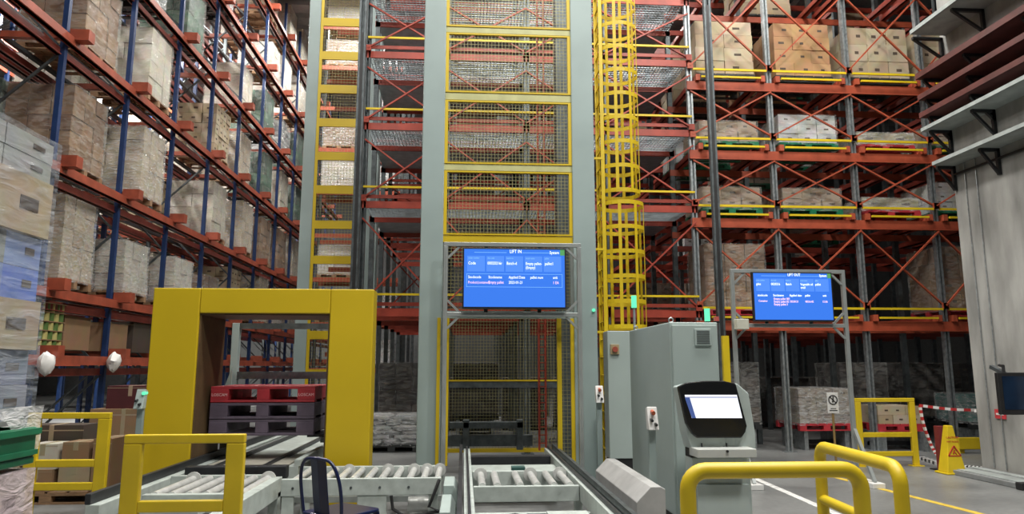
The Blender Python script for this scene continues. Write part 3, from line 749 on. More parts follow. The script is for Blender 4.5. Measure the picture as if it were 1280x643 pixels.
# ------------------------------------------------------------------ screens
scr_blue = emat('screen_blue', (.035, .15, .62), 1.0); scr_panel = emat('screen_panel_blue', (.07, .21, .72), 1.0); scr_line = emat('screen_line', (.20, .45, .95), 1.0)
scr_txt = emat('screen_text_white', (.85, .92, 1.0), 1.2); scr_pink = emat('screen_text_pink', (.95, .62, .85), 1.1); scr_green = emat('screen_corner_green', (.10, .35, .12), .7)
def screen(label, u0, u1, v0, v1, Y, data):
    x0, x1 = atX(u0, (v0 + v1) / 2, Y), atX(u1, (v0 + v1) / 2, Y); z0, z1 = atZ((u0 + u1) / 2, v1, Y), atZ((u0 + u1) / 2, v0, Y)
    W_, H_ = x1 - x0, z1 - z0
    t = thing('display_screen', label, 'screen', ((x0 + x1) / 2, Y, z0))
    MB().box(x0 - .02, x1 + .02, Y + .004, Y + .06, z0 - .025, z1 + .02).build('bezel', black, t, .006)
    pn = MB().box(x0, x1, Y, Y + .008, z0, z1).build('panel', scr_blue, t)
    b = MB()
    for i in range(5): b.box(x0 + W_ * (.03 + .19 * i), x0 + W_ * (.205 + .19 * i), Y - .002, Y, z1 - H_ * .39, z1 - H_ * .12)
    b.build('header_tile', scr_panel, pn)
    b = MB()
    xa_, xb_ = x0 + W_ * .025, x0 + W_ * .975; za, zb_ = z1 - H_ * .66, z1 - H_ * .43
    if data['box']:
        for (a, c, d, e) in ((xa_, xb_, za, za + .004), (xa_, xb_, zb_ - .004, zb_), (xa_, xa_ + .004, za, zb_), (xb_ - .004, xb_, za, zb_)): b.box(a, c, Y - .003, Y, d, e)
    b.box(x0 + W_ * .1, x0 + W_ * .42, Y - .003, Y, z1 - H_ * .062, z1 - H_ * .055); b.box(x0 + W_ * .58, x0 + W_ * .9, Y - .003, Y, z1 - H_ * .062, z1 - H_ * .055)
    b.build('frame_line', scr_line, pn)
    MB().box(x1 - W_ * .045, x1, Y - .003, Y, z1 - H_ * .1, z1).build('corner_tile', scr_green, pn)
    bx, by, bz = BASE[t.name]
    for (fx, fy, s, txt, mt) in data['text']:
        M = Matrix.Translation((x0 + W_ * fx - bx, Y - .003 - by, z1 - H_ * fy - bz)) @ FRONT @ Matrix.Diagonal((.86, 1.1, 1, 1))
        text_mesh(txt, s * H_ * 1.12, 'screen_text', mt, pn, M)
    return t
T, K = scr_txt, scr_pink
screen('wide blue status screen mounted on the middle lift', 580, 706, 312, 384, 9.32, dict(box=True, text=[
    (.45, .065, .07, 'LIFT IN', T), (.85, .075, .06, 'System', T),
    (.04, .17, .035, 'order number', scr_line), (.23, .17, .035, 'sku code', scr_line), (.42, .17, .035, 'batch no', scr_line), (.61, .17, .035, 'stock name', scr_line), (.80, .17, .035, 'pallet', scr_line),
    (.04, .27, .06, 'Code', T), (.23, .27, .06, '00020216r', T), (.42, .27, .06, 'Batch-d', T), (.61, .27, .055, 'Empty pallet-', T), (.61, .34, .055, '(Empty)', T), (.80, .27, .06, 'pallet1', T),
    (.04, .51, .055, 'Stockcode', T), (.24, .51, .055, 'Stockname', T), (.44, .51, .055, 'Applied Date', T), (.655, .51, .055, 'pallet num', T), (.88, .51, .055, 'unit', T),
    (.04, .60, .05, 'Product(container)', K), (.24, .60, .055, 'Empty pallet', K), (.44, .60, .055, '2023-01-21', T), (.88, .60, .055, '1 EA', K)]))
screen('blue status screen on the free-standing frame at right', 943, 1040, 342, 400, 10.05, dict(box=False, text=[
    (.44, .06, .07, 'LIFT OUT', T), (.85, .07, .06, 'System', T),
    (.03, .17, .035, 'order number', scr_line), (.22, .17, .035, 'sku code', scr_line), (.41, .17, .035, 'batch no', scr_line), (.60, .17, .035, 'stock name', scr_line), (.79, .17, .035, 'pallet', scr_line),
    (.03, .26, .06, 'gdes', T), (.22, .26, .06, '0020216', T), (.41, .26, .06, 'Batch', T), (.60, .26, .055, 'Vegetable oil', T), (.60, .33, .055, 'small', T), (.79, .26, .06, 'pallet', T),
    (.04, .50, .055, 'stockcode', T), (.24, .50, .055, 'Stockname', T), (.45, .50, .055, 'Applied date', T), (.65, .50, .055, 'pallet', T), (.88, .50, .055, 'unit', T),
    (.05, .62, .05, 'Container', K), (.245, .575, .055, 'Empty pallet 001', K), (.245, .635, .055, 'Empty pallet 02', K), (.245, .695, .055, 'Empty pallet 3', K), (.45, .63, .05, '20230121', K), (.65, .63, .05, '00216-02', K), (.87, .63, .05, '12 EA', K)]))
def profile_frame(label, ul, ur, vt, vb, Y, plate=True, feet=False):
    vm = (vt + vb) / 2
    x0, x1 = atX(ul, vm, Y), atX(ur, vm, Y); zt = atZ((ul + ur) / 2, vt, Y); zb_ = atZ((ul + ur) / 2, vb, Y); s = .055
    t = thing('screen_stand', label, 'stand', ((x0 + x1) / 2, Y, 0), None)
    for x in (x0, x1):
        b = MB().box(x - s / 2, x + s / 2, Y - s / 2, Y + s / 2, 0, zt)
        b.box(x - .006, x + .006, Y - s / 2 - .004, Y - s / 2, 0, zt - .02)
        b.build('post', alu, t, .004)
        MB().box(x - .09, x + .09, Y - (.55 if feet else .09), Y + .09, 0, .035 if not feet else .07).build('foot', white if feet else galv, t, .006)
        if feet: MB().bar((x, Y - .45, .07), (x, Y - .02, .75), .045, .045).build('strut', alu, t)
    MB().box(x0 - s / 2, x1 + s / 2, Y - s / 2, Y + s / 2, zt, zt + s).build('top_bar', alu, t, .004)
    MB().box(x0 + s / 2, x1 - s / 2, Y - s / 2, Y + s / 2, zb_ - s, zb_).build('bottom_bar', alu, t, .004)
    g = .16
    for (xa_, sx) in ((x0 + s / 2, 1), (x1 - s / 2, -1)):
        MB().bar((xa_, Y, zt - g), (xa_ + sx * g, Y, zt), .03, .03, up=(0, 1, 0)).build('corner_brace', alu, t)
        MB().bar((xa_, Y, zb_ + g), (xa_ + sx * g, Y, zb_), .03, .03, up=(0, 1, 0)).build('corner_brace', alu, t)
        MB().bar((xa_, Y, zb_ - s - g), (xa_ + sx * g, Y, zb_ - s), .03, .03, up=(0, 1, 0)).build('corner_brace', alu, t)
    for f_ in (.3, .7):
        xx = x0 + (x1 - x0) * f_
        MB().box(xx - .025, xx + .025, Y + s / 2, Y + s / 2 + .012, zb_ - s, zt + s).build('mount_strip', dark, t)
    return t
profile_frame('aluminium profile stand for the screen at the middle lift', 557, 724, 309, 391, 9.42)
profile_frame('free-standing aluminium profile stand holding the right screen', 916, 1055, 342, 405, 10.15, feet=True)
# junction box on the right stand
tag(MB().box(atX(919, 405, 10.05), atX(934, 405, 10.05), 9.98, 10.1, atZ(926, 412, 10), atZ(926, 399, 10)).build('junction_box', pm('box_beige', (.5, .5, .42), .5), base=(atX(926, 405, 10), 10, atZ(926, 412, 10)), bevel=.008), 'small beige junction box on the left post of the right screen stand', 'junction box')
# ------------------------------------------------------------------ yellow portal
PY = 8.85; PD = .95
o_l = atX(183, 480, PY); o_r = atX(464, 480, PY); i_l = atX(243, 480, PY); i_r = atX(409, 480, PY); pz = atZ(330, 361, PY); pz2 = atZ(330, 392, PY)
pt = thing('scanning_portal', 'big yellow sheet-metal portal over the left conveyor', 'portal', ((o_l + o_r) / 2, PY, 0))
MB().box(o_l, i_l, PY, PY + .34, 0, pz).build('leg', ymach, pt, .012)
MB().box(i_r, o_r, PY, PY + .34, 0, pz).build('leg', ymach, pt, .012)
MB().box(i_l + .002, i_r - .002, PY, PY + .34, pz2, pz).build('lintel', ymach, pt, .012)
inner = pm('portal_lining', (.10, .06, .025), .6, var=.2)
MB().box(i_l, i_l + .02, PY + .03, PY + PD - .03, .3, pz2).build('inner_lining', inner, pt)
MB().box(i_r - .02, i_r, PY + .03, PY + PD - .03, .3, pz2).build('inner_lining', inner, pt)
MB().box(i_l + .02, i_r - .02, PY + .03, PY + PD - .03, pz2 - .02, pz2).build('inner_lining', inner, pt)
# ------------------------------------------------------------------ conveyors
ZC = .50
def roller(b, x, y0, y1, z, r=.042, fl=False):
    b.cyl((x, y0, z), (x, y1, z), r, 14)
    if fl: b.cyl((x, y1 - .05, z), (x, y1 - .02, z), r * 2.0, 16)
    return b
cx0, cx1 = -3.14, -1.98
cv = thing('pallet_conveyor', 'long grey conveyor running through the yellow portal', 'conveyor', ((cx0 + cx1) / 2, 9, 0))
MB().box(cx0 - .07, cx0 + .05, 6.5, 13.2, ZC - .16, ZC - .02).build('side_rail', conv_grey, cv, .006)
MB().box(cx0 - .08, cx0 - .03, 6.5, 13.2, ZC - .02, ZC + .07).build('guide_strip', dark, cv, .006)
MB().box(cx1 - .05, cx1 + .07, 8.65, 13.2, ZC - .16, ZC).build('side_rail', conv_grey, cv, .006)
MB().box(cx1 + .02, cx1 + .09, 8.65, 13.2, ZC, ZC + .07).build('guide_strip', conv_grey, cv)
MB().box(cx1 - .05, cx1 + .05, 6.0, 8.0, ZC - .22, ZC - .02).build('side_rail', conv_grey, cv, .006)
MB().box(cx0 + .05, cx1 - .05, 7.98, 8.04, ZC - .14, ZC).build('cross_member', conv_grey, cv, .006)
MB().box(cx0 + .22, cx1 - .05, 6.9, 6.98, ZC - .18, ZC - .01).build('cross_member', conv_grey, cv, .006)
MB().box(cx0 + .05, cx1, 8.35, 8.5, ZC - .1, ZC + .04).build('cross_member', dark, cv, .01)
MB().box(cx0 + .1, cx1 - .1, 6.3, 6.36, ZC - .25, ZC - .13).build('cross_member', conv_grey, cv, .006)
for i, x in enumerate([cx0 + .30 + .155 * k for k in range(6)]):
    roller(MB(), x, 6.98, 7.98, ZC - .035, .04, i in (0, 3, 5)).build('roller', steel, cv, smooth=True)
MB().box(cx0 + .12, cx1 - .1, 8.8, 9.6, ZC - .05, ZC - .01).build('deck_plate', pm('worn_plate', (.52, .50, .42), .4, .2, var=.2, dirt=(.45, .38, .12)), cv)
MB().box(cx0 + .12, cx1 - .1, 9.65, 13, ZC - .07, ZC - .03).build('deck_plate', conv_grey, cv)
for x in (cx0 + .25, cx1 - .35): MB().box(x, x + .05, 8.5, 13, ZC - .03, ZC + .015).build('chain_track', dark, cv)
for y in (6.7, 7.9, 10.5, 12.8):
    for x in (cx0, cx1): MB().box(x - .05, x + .05, y - .06, y + .06, 0, ZC - .16).build('leg', conv_grey, cv, .005)
MB().cyl((cx1 - .75, 6.5, .30), (cx1 - .35, 6.5, .30), .085, 14).build('drive_motor', dark, cv, smooth=True)
MB().box(cx0 + .25, cx0 + .85, 6.55, 6.8, .36, .40).build('cover_plate', conv_grey, cv)
MB().box(cx1 - .28, cx1 - .12, 6.05, 6.12, .2, .45).build('sensor_bracket', dark, cv, .01)
MB().cyl((cx1 - .05, 6.1, .12), (cx1 + .35, 6.4, .12), .07, 12).build('drive_motor', galv_d, cv, smooth=True)
# cross conveyor
qx0, qx1, qy0, qy1 = -1.86, -.22, 7.66, 8.56
cr = thing('roller_conveyor', 'grey roller conveyor crossing between the two pallet conveyors', 'conveyor', ((qx0 + qx1) / 2, 8.1, 0))
MB().box(qx0, qx1, qy0, qy0 + .06, ZC - .17, ZC).build('side_rail', conv_grey, cr, .006)
MB().box(qx0, qx1, qy1 - .06, qy1, ZC - .17, ZC + .01).build('side_rail', conv_grey, cr, .006)
for i in range(11):
    roller(MB(), qx0 + .12 + i * .148, qy0 + .06, qy1 - .06, ZC - .03, .036, i in (3, 6, 8, 9, 10)).build('roller', steel, cr, smooth=True)
for i in range(0, 11, 2):
    x = qx0 + .12 + i * .148
    MB().cyl((x, qy0 - .006, ZC - .09), (x, qy0, ZC - .09), .014, 6).build('bolt', galv_d, cr)
xk = atX(465, 615, qy0)
for (x, w) in ((xk, .15), (qx0 + .07, .06), (qx1 - .08, .05)):
    MB().box(x - w, x + w, qy0 + .01, qy0 + .05, 0, ZC - .17).build('leg', conv_grey, cr, .004)
    MB().box(x - .05, x + .05, qy1 - .05, qy1 - .01, 0, ZC - .17).build('leg', conv_grey, cr, .004)
MB().box(qx0, qx1, qy0 + .35, qy0 + .42, .20, .26).build('tie_bar', alu, cr)
MB().box(qx0 + .2, xk - .16, qy1 - .1, qy1 - .06, .28, .33).build('tie_bar', ymach, cr)
MB().tube([(xk + .2, qy0 - .02, ZC - .17), (xk + .22, qy0 - .03, .2), (xk + .35, qy0 - .03, .12), (xk + .7, qy0 - .03, .17), (qx1 - .12, qy0 - .05, .22), (qx1 - .05, qy0 - .05, .40), (qx1 - .02, qy0, ZC - .02)], .017, 8).build('cable', black, cr, smooth=True)
MB().cyl((qx1 - .35, qy0 + .2, .2), (qx1 - .05, qy0 + .2, .2), .08, 14).build('drive_motor', steel, cr, smooth=True)
# middle conveyor into the lift
mx0, mx1 = .06, 1.21
cm = thing('pallet_conveyor', 'grey conveyor feeding the middle lift, closest to the camera', 'conveyor', ((mx0 + mx1) / 2, 7.5, 0))
for x, s in ((mx0, -1), (mx1, 1)):
    MB().box(x - .045, x + .045, 5.3, 10.3, ZC - .17, ZC).build('side_rail', conv_grey, cm, .006)
    MB().box(x - .012, x + .012, 5.3, 10.3, ZC, ZC + .035).build('chain_track', dark, cm)
    MB().box(x + s * .06, x + s * .10, 5.3, 10.3, ZC - .1, ZC + .06).build('guide_strip', galv_d if s > 0 else dark, cm)
MB().box(mx0 + .05, mx1 - .05, 7.2, 7.26, ZC - .17, ZC - .02).build('cross_member', conv_grey, cm, .006)
MB().box(mx0 + .05, mx1 - .05, 8.08, 8.14, ZC - .17, ZC).build('cross_member', conv_grey, cm, .006)
MB().box(mx0 + .05, mx1 - .05, 6.55, 6.62, ZC - .22, ZC - .15).build('cross_member', conv_grey, cm, .006)
MB().box(mx0 + .05, mx1 - .05, 5.9, 5.96, ZC - .17, ZC - .10).build('cross_member', conv_grey, cm, .006)
MB().box(mx0 + .05, mx1 - .05, 8.7, 9.2, ZC - .12, ZC - .08).build('deck_plate', conv_grey, cm, .004)
MB().box(mx0 + .05, mx1 - .05, 9.55, 9.7, ZC - .14, ZC - .02).build('cross_member', dark, cm, .004)
for i, x in enumerate([.20, .35, .58, .75, .92, 1.08]):
    roller(MB(), x, 7.26, 8.08, ZC - .03, .038, i in (0, 3, 5)).build('roller', steel, cm, smooth=True)
MB().box(.75, mx1 - .1, 6.0, 6.5, ZC - .16, ZC - .12).build('cover_plate', conv_grey, cm, .004)
b = MB().box(.55, .72, 6.1, 6.25, ZC - .2, ZC - .09); b.tube([(.38, 6.3, ZC - .2), (.38, 6.2, ZC - .1), (.45, 6.18, ZC - .09), (.56, 6.18, ZC - .11)], .02, 8)
b.build('drive_motor', black, cm, .01)
MB().box(.58, .74, 8.55, 8.68, ZC - .08, ZC - .02).build('sensor_box', pm('sensor_teal', (.03, .09, .08), .5), cm, .008)
for y in (5.6, 7.6, 9.3):
    for x in (mx0, mx1): MB().box(x - .04, x + .04, y - .05, y + .05, 0, ZC - .17).build('leg', conv_grey, cm, .004)
MB().prism([(qx1 + .04, .12), (-.03, .12), (-.03, .42), (-.08, .52), (qx1 + .04, .52)], 7.05, 7.62).build('drive_cover', cab_grey, cm, .008)
MB().prism([(-.19, .05), (-.06, .05), (-.06, .36), (-.10, .44), (-.19, .44)], 6.2, 7.04).build('drive_cover', cab_grey, cm, .008)
# grey side guard at the right
t = thing('side_guard', 'chunky grey guard rail on posts beside the middle conveyor', 'guard', (1.68, 7.3, 0))
MB().prism([(1.53, .36), (1.79, .36), (1.79, .58), (1.75, .60), (1.66, .60), (1.53, .47)], 6.35, 8.3).build('guard_beam', pm('guard_grey', (.42, .42, .41), .5, var=.12), t, .006)
for y in (6.42, 7.3, 8.2): MB().box(1.60, 1.74, y - .05, y + .05, 0, .38).build('post', cab_grey, t, .004)
b = MB()
for y in (6.7, 7.05, 7.55, 7.9): b.box(1.505, 1.56, y - .09, y + .09, .29, .37)
b.build('roller_bracket', dark, t)
# ------------------------------------------------------------------ pallets held by the stacker frame
SY = 9.25
pw = atX(393, 510, SY) - atX(262, 510, SY); pxc = (atX(393, 510, SY) + atX(262, 510, SY)) / 2; pd = 1.0
zb0 = atZ(330, 545, SY); ph = .205
def thick_pallet(z, m, label, mark_txt=None):
    t = thing('pallet', label, 'pallet', (pxc, SY + pd / 2, z), 'pallets on the stacker')
    b = MB(); w = pw; h = ph - .006
    x0, x1 = pxc - w / 2, pxc + w / 2
    for i in range(7):
        y0 = SY + i * pd / 7 + .008; b.box(x0, x1, y0, y0 + pd / 7 - .016, z + h - .035, z + h)
    for c in (x0 + w * .085, pxc, x1 - w * .085):
        b.box(c - w * (.085 if c != pxc else .06), c + w * (.085 if c != pxc else .06), SY + .004, SY + pd - .004, z + .03, z + h - .034)
    b.box(x0, x1, SY, SY + .12, z, z + .03); b.box(x0, x1, SY + pd / 2 - .06, SY + pd / 2 + .06, z, z + .03); b.box(x0, x1, SY + pd - .12, SY + pd, z, z + .03)
    b.build('pallet_body', m, t, .006)
    if mark_txt:
        bx, by, bz = BASE[t.name]
        for c in (x0 + w * .085, x1 - w * .085):
            text_mesh(mark_txt, .05, 'stencil', pm('stencil_pink', (.80, .55, .55), .6) if 'stencil_pink' not in MATS else MATS['stencil_pink'], t, Matrix.Translation((c - bx, SY + .003 - by, z + .078 - bz)) @ FRONT, align='CENTER')
thick_pallet(zb0, purple, 'faded purple plastic pallet, lowest of the stack inside the portal')
thick_pallet(zb0 + ph, purple, 'faded purple plastic pallet directly under the red pallet')
thick_pallet(zb0 + 2 * ph, redpl, 'red plastic pallet with pale stencilling on top of the purple ones', 'LOSCAM')
st_ = thing('pallet_stacker', 'grey frame with side arms holding the pallet stack behind the portal', 'stacker', (pxc, SY + 1.2, 0))
zt_ = atZ(330, 405, SY + 1.3)
for s in (-1, 1):
    x = pxc + s * (pw / 2 + .10)
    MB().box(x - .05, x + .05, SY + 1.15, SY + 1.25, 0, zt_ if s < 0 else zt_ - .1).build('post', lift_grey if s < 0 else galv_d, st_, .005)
    MB().prism([(x - s * .04, zb0 + .0), (x + s * .16, zb0 - .25), (x + s * .16, zb0 + .25), (x - s * .04, zb0 + .85)], SY + .97, SY + 1.0).build('gusset', lift_grey, st_)
    MB().box(x - .03, x + .03, SY + .1, SY + 1.15, zb0 - .10, zb0 - .04).build('arm', galv_d, st_)
    MB().box(min(x, x - s * .22), max(x, x - s * .22), SY + .2, SY + .8, zb0 - .04, zb0 - .004).build('fork', dark, st_)
    MB().box(x - .06, x + .06, SY + .95, SY + 1.15, 0, zb0 - .04).build('lower_column', dark, st_)
MB().box(pxc - pw / 2 - .05, pxc + pw / 2 + .05, SY + 1.16, SY + 1.24, atZ(330, 474, SY + 1.2), atZ(330, 465, SY + 1.2)).build('cross_beam', galv_d, st_)
MB().box(pxc - pw / 2 - .05, pxc + pw / 2 + .05, SY + 1.16, SY + 1.24, zt_ - .08, zt_).build('cross_beam', galv_d, st_)
# ------------------------------------------------------------------ guards and rails
def square_guard(label, u0, u1, vt, Y, bars_v, s=.11, post_in=None):
    vm = vt + 40
    x0, x1 = atX(u0, vm, Y), atX(u1, vm, Y); zt_ = atZ((u0 + u1) / 2, vt, Y)
    t = thing('guard_barrier', label, 'barrier', ((x0 + x1) / 2, Y, 0), 'yellow square-tube barriers')
    for x in (x0 + s / 2, x1 - s / 2):
        MB().box(x - s / 2, x + s / 2, Y, Y + .06, .012, zt_).build('post', yellow, t, .008)
        MB().box(x - .1, x + .1, Y - .05, Y + .11, 0, .012).build('base_plate', yellow, t)
    MB().box(x0, x1, Y, Y + .06, zt_ , zt_ + .065).build('top_bar', yellow, t, .008)
    for v in bars_v:
        z = atZ((u0 + u1) / 2, v, Y); MB().box(x0 + s, x1 - s, Y, Y + .06, z - .04, z + .04).build('cross_bar', yellow, t, .008)
    return t
square_guard('yellow square-tube guard in front of the left conveyor end', 151, 303, 555, 5.5, [634], .13)
square_guard('far left yellow square-tube guard beside the wrapped stack', 30, 134, 524, 8.3, [580, 609], .13)
square_guard('yellow square-tube guard at the back right near the wet floor sign', 1072, 1147, 503, 11.7, [544, 568], .10)
def tube_guard(label, p, q, zt_, r, mid):
    t = thing('guard_rail', label, 'barrier', ((p[0] + q[0]) / 2, (p[1] + q[1]) / 2, 0), 'yellow round-tube guard rails')
    P, Q = Vector((*p, 0)), Vector((*q, 0)); d = (Q - P).normalized(); R_ = .11
    pts = [P, P + Vector((0, 0, zt_ - R_))]
    for k in range(1, 7):
        a = k / 6 * math.pi / 2; pts.append(P + d * R_ * (1 - math.cos(a)) + Vector((0, 0, zt_ - R_ + R_ * math.sin(a))))
    for k in range(0, 7):
        a = (1 - k / 6) * math.pi / 2; pts.append(Q - d * R_ * (1 - math.cos(a)) + Vector((0, 0, zt_ - R_ + R_ * math.sin(a))))
    pts.append(Q)
    MB().tube(pts, r, 18).build('hoop', yellow, t, smooth=True)
    MB().cyl(P + Vector((0, 0, mid)), Q + Vector((0, 0, mid)), r * .85, 16).build('mid_rail', yellow, t, smooth=True)
    for e in (P, Q):
        MB().cyl(e, e + Vector((0, 0, .015)), .1, 20).build('base_plate', yellow, t)
TR = .046
YA_ = 4.1; xa = atX(860, 620, YA_); xb = atX(1077, 620, YA_)
tube_guard('yellow round-tube guard rail in front of the operator terminal', (xa, YA_), (xb, YA_), atZ(960, 588, YA_) , TR, .52)
P1 = onfloor(1024, 558, 1.0); P2 = onfloor(1124, 585, 1.0)
tube_guard('yellow round-tube guard rail running away toward the rack at right', (P2.x, P2.y), (P1.x, P1.y), 1.0, TR, .58)
# ------------------------------------------------------------------ main control cabinet
KX0, KX1, KY0, KY1 = 2.2, atX(902, 520, 7.45), 7.45, 9.3
kz = atZ(840, 403, KY0)
cb = thing('control_cabinet', 'tall grey control cabinet behind the operator terminal', 'cabinet', ((KX0 + KX1) / 2, KY0, 0))
MB().box(KX0, KX1, KY0, KY1, .12, kz).build('body', cab_grey, cb, .012)
MB().box(KX0 + .02, KX1 - .02, KY0 + .02, KY1 - .02, 0, .12).build('plinth', black, cb)
MB().box(KX0 + .02, KX1 - .02, KY0 - .03, KY0, .15, kz - .03).build('door', cab_grey, cb, .008)
xv, zv = atX(877, 422, KY0), atZ(877, 422, KY0)
v_ = MB().box(xv - .09, xv + .09, KY0 - .05, KY0 - .03, zv - .09, zv + .09).build('vent', cab_grey, cb, .006)
b = MB()
for i in range(8): b.box(xv - .07, xv + .07, KY0 - .054, KY0 - .05, zv - .07 + i * .0185, zv - .062 + i * .0185)
b.build('vent_slot', galv_d, v_)
for (x, y) in ((KX0 + .05, KY0 + .1), (KX0 + .06, KY1 - .12)):
    b = MB(); n = 12
    b.tube([(x + .025 * math.cos(2 * math.pi * i / n), y, kz + .03 + .025 * math.sin(2 * math.pi * i / n)) for i in range(n + 1)], .008, 6)
    b.build('lifting_eye', galv, cb, smooth=True)
g_on = emat('green_lamp', (.10, .62, .34), 1.3); r_on = pm('red_lamp_cap', (.55, .12, .10), .3)
def lamp(x, y, z0, z1, m, name='signal_lamp'):
    MB().cyl((x, y, z0), (x, y, z0 + .02), .035, 12).build('lamp_base', dark, cb)
    MB().cyl((x, y, z0 + .02), (x, y, z1), .03, 14).build(name, m, cb, smooth=True)
xg_ = atX(884, 395, KY0 + .15); lamp(xg_, KY0 + .15, kz, kz + .16, g_on); lamp(xg_ + .09, KY0 + .12, kz, kz + .07, r_on)
xs_ = atX(788, 390, KY1 - .1); xs_ = max(xs_, KX0 + .05)
MB().cyl((xs_, KY1 - .1, kz), (xs_, KY1 - .1, kz + .3), .016, 10).build('lamp_pole', alu, cb)
MB().cyl((xs_, KY1 - .1, kz + .3), (xs_, KY1 - .1, kz + .46), .035, 14).build('signal_lamp', g_on, cb, smooth=True)
# small lamp on the lift
xx, zz_ = atX(742, 388, LYF - .01), atZ(742, 388, LYF)
MB().cyl((xx, LYF - .03, zz_), (xx, LYF, zz_), .022, 12).build('signal_lamp', g_on, lift)
# yellow strip beside the cabinet
tag(MB().box(atX(904, 440, 9.6), atX(912, 440, 9.6), 9.6, 9.66, 0, atZ(907, 420, 9.6)).build('bollard_post', yellow, base=(atX(908, 440, 9.6), 9.6, 0)), 'slim yellow post just right of the grey control cabinet', 'post')
# second cabinet farther back
t = thing('control_cabinet', 'smaller grey cabinet with red switch behind the ladder', 'cabinet', (2.9, 11.2, 0))
ax0, ax1 = atX(757, 500, 11.25) + .05, atX(815, 500, 11.25); az = atZ(770, 414, 11.25)
MB().box(ax0, ax1, 11.25, 11.6, .22, az).build('body', cab_grey, t, .01)
MB().box(ax0 + .02, ax1 - .02, 11.27, 11.58, 0, .22).build('plinth', black, t)
sx_, sz_ = atX(769, 437, 11.2), atZ(769, 437, 11.2)
sw = MB().box(sx_ - .07, sx_ + .07, 11.22, 11.25, sz_ - .08, sz_ + .08).build('switch_plate', pm('switch_yellow', (.35, .28, .16), .5), t, .004)
MB().cyl((sx_, 11.19, sz_), (sx_, 11.22, sz_), .045, 14).build('switch_knob', pm('switch_red', (.35, .08, .05), .4), sw)
# ------------------------------------------------------------------ operator terminal
HY = 6.75
hm = thing('operator_terminal', 'grey operator terminal kiosk with black bezel and bright white screen', 'terminal', (2.45, HY, 0))
def hp(u, v, Y=HY): return at(u, v, Y)
def hpoly(pts, Y=HY): return [hp(u, v, Y) for u, v in pts]
# housing: sloping head seen from the front
head = [(849, 484), (868, 479), (895, 478), (922, 480), (936, 492), (945, 545), (945, 562), (864, 562), (858, 540)]
MB().prism(hpoly(head), HY, HY + .22).build('head_housing', hmi_grey, hm, .012)
bez = [(848, 484), (858, 479), (880, 476.5), (905, 476.5), (920, 480), (934, 533), (932, 541), (927, 548), (872, 548), (866, 543), (858, 530)]
MB().prism(hpoly(bez, HY - .05), HY - .05, HY + .01).build('bezel', blackgloss, hm, .01)
sc_w = emat('terminal_screen_white', (.80, .82, .90), 1.0); sc_s = emat('terminal_sidebar_blue', (.06, .10, .28), .8); sc_t = emat('terminal_line', (.25, .28, .45), .8)
scr = MB().prism(hpoly([(856, 494), (921, 494), (928, 523), (865, 523)], HY - .056), HY - .056, HY - .05).build('screen', sc_w, hm)
MB().prism(hpoly([(856, 497), (862, 497), (870, 523), (865, 523)], HY - .058), HY - .058, HY - .056).build('sidebar', sc_s, scr)
MB().prism(hpoly([(857, 496.4), (921, 496.4), (921.4, 497.6), (857.3, 497.6)], HY - .058), HY - .058, HY - .056).build('toolbar_line', sc_t, scr)
xh0, xh1 = hp(863, 570)[0], hp(941, 570)[0]
zc_ = hp(900, 562)[1]
b = MB().box(xh0 + .02, xh1 - .02, HY + .02, HY + .24, 0, zc_ - .08); b.build('pedestal', hmi_grey, hm, .01)
MB().box(xh0 + .02, xh1 - .04, HY + .04, HY + .22, zc_ - .08, zc_).build('recess', black, hm)
dz0, dz1 = hp(900, 573, HY - .2)[1], hp(900, 562, HY - .2)[1]
MB().box(hp(872, 565, HY - .2)[0], hp(946, 565, HY - .2)[0], HY - .2, HY + .05, dz0, dz1).build('keyboard_drawer', pm('drawer_grey', (.52, .54, .51), .45, var=.05), hm, .006)
b = MB()
for u in (909,): b.cyl((hp(u, 567, HY - .2)[0], HY - .215, dz0 + .06), (hp(u, 567, HY - .2)[0], HY - .2, dz0 + .06), .012, 8)
b.build('drawer_lock', dark, hm)
b = MB()
for u in (877, 908): x_, z_ = hp(u, 557); b.box(x_ - .004, x_ + .004, HY - .012, HY, z_ - .02, z_ + .02)
b.build('hinge', dark, hm)
MB().box(xh0 + .05, xh1 - .05, HY - .01, HY + .02, .05, hp(900, 606)[1]).build('lower_door', hmi_grey, hm, .005)
# pedestals with push-button boxes
def button_post(label, u, v, Y, stop=True):
    x = atX(u, v, Y); z = atZ(u, v, Y)
    t = thing('button_post', label, 'control post', (x, Y, 0), 'push-button posts')
    MB().box(x - .035, x + .035, Y, Y + .05, .01, z - .05).build('post', lift_grey, t, .006)
    MB().box(x - .09, x + .09, Y - .06, Y + .11, 0, .01).build('base_plate', lift_grey, t)
    b = MB().prism([(Y - .07, z - .11), (Y + .03, z - .11), (Y + .06, z + .09), (Y + .0, z + .11)], x - .05, x + .05, 'x')
    bx_ = b.build('button_box', white if stop else cab_grey, t, .008)
    if stop: MB().cyl((x, Y - .065, z + .05), (x, Y + .0, z + .065), .020, 14).build('stop_button', pm('stop_red', (.45, .10, .04), .35) if 'stop_red' not in MATS else MATS['stop_red'], bx_, smooth=True)
    MB().cyl((x - .02, Y - .09, z - .02), (x - .02, Y - .02, z - .01), .014, 10).build('push_button', dark, bx_)
    MB().cyl((x + .02, Y - .09, z - .06), (x + .02, Y - .03, z - .05), .014, 10).build('push_button', dark, bx_)
    return t
button_post('white push-button box on a grey post before the tall cabinet', 815, 523, 6.9)
button_post('white push-button box on a grey post at the lift right column', 749, 493, 9.25)
t = button_post('grey push-button box with green light left of the yellow portal', 176, 499, 8.4, False)
bx_, by_, bz_ = BASE[t.name]; zz_ = atZ(180, 492, 8.35)
MB().cyl((bx_ + .04, 8.36, zz_), (bx_ + .04, 8.44, zz_), .02, 10).build('signal_lamp', g_on, t)
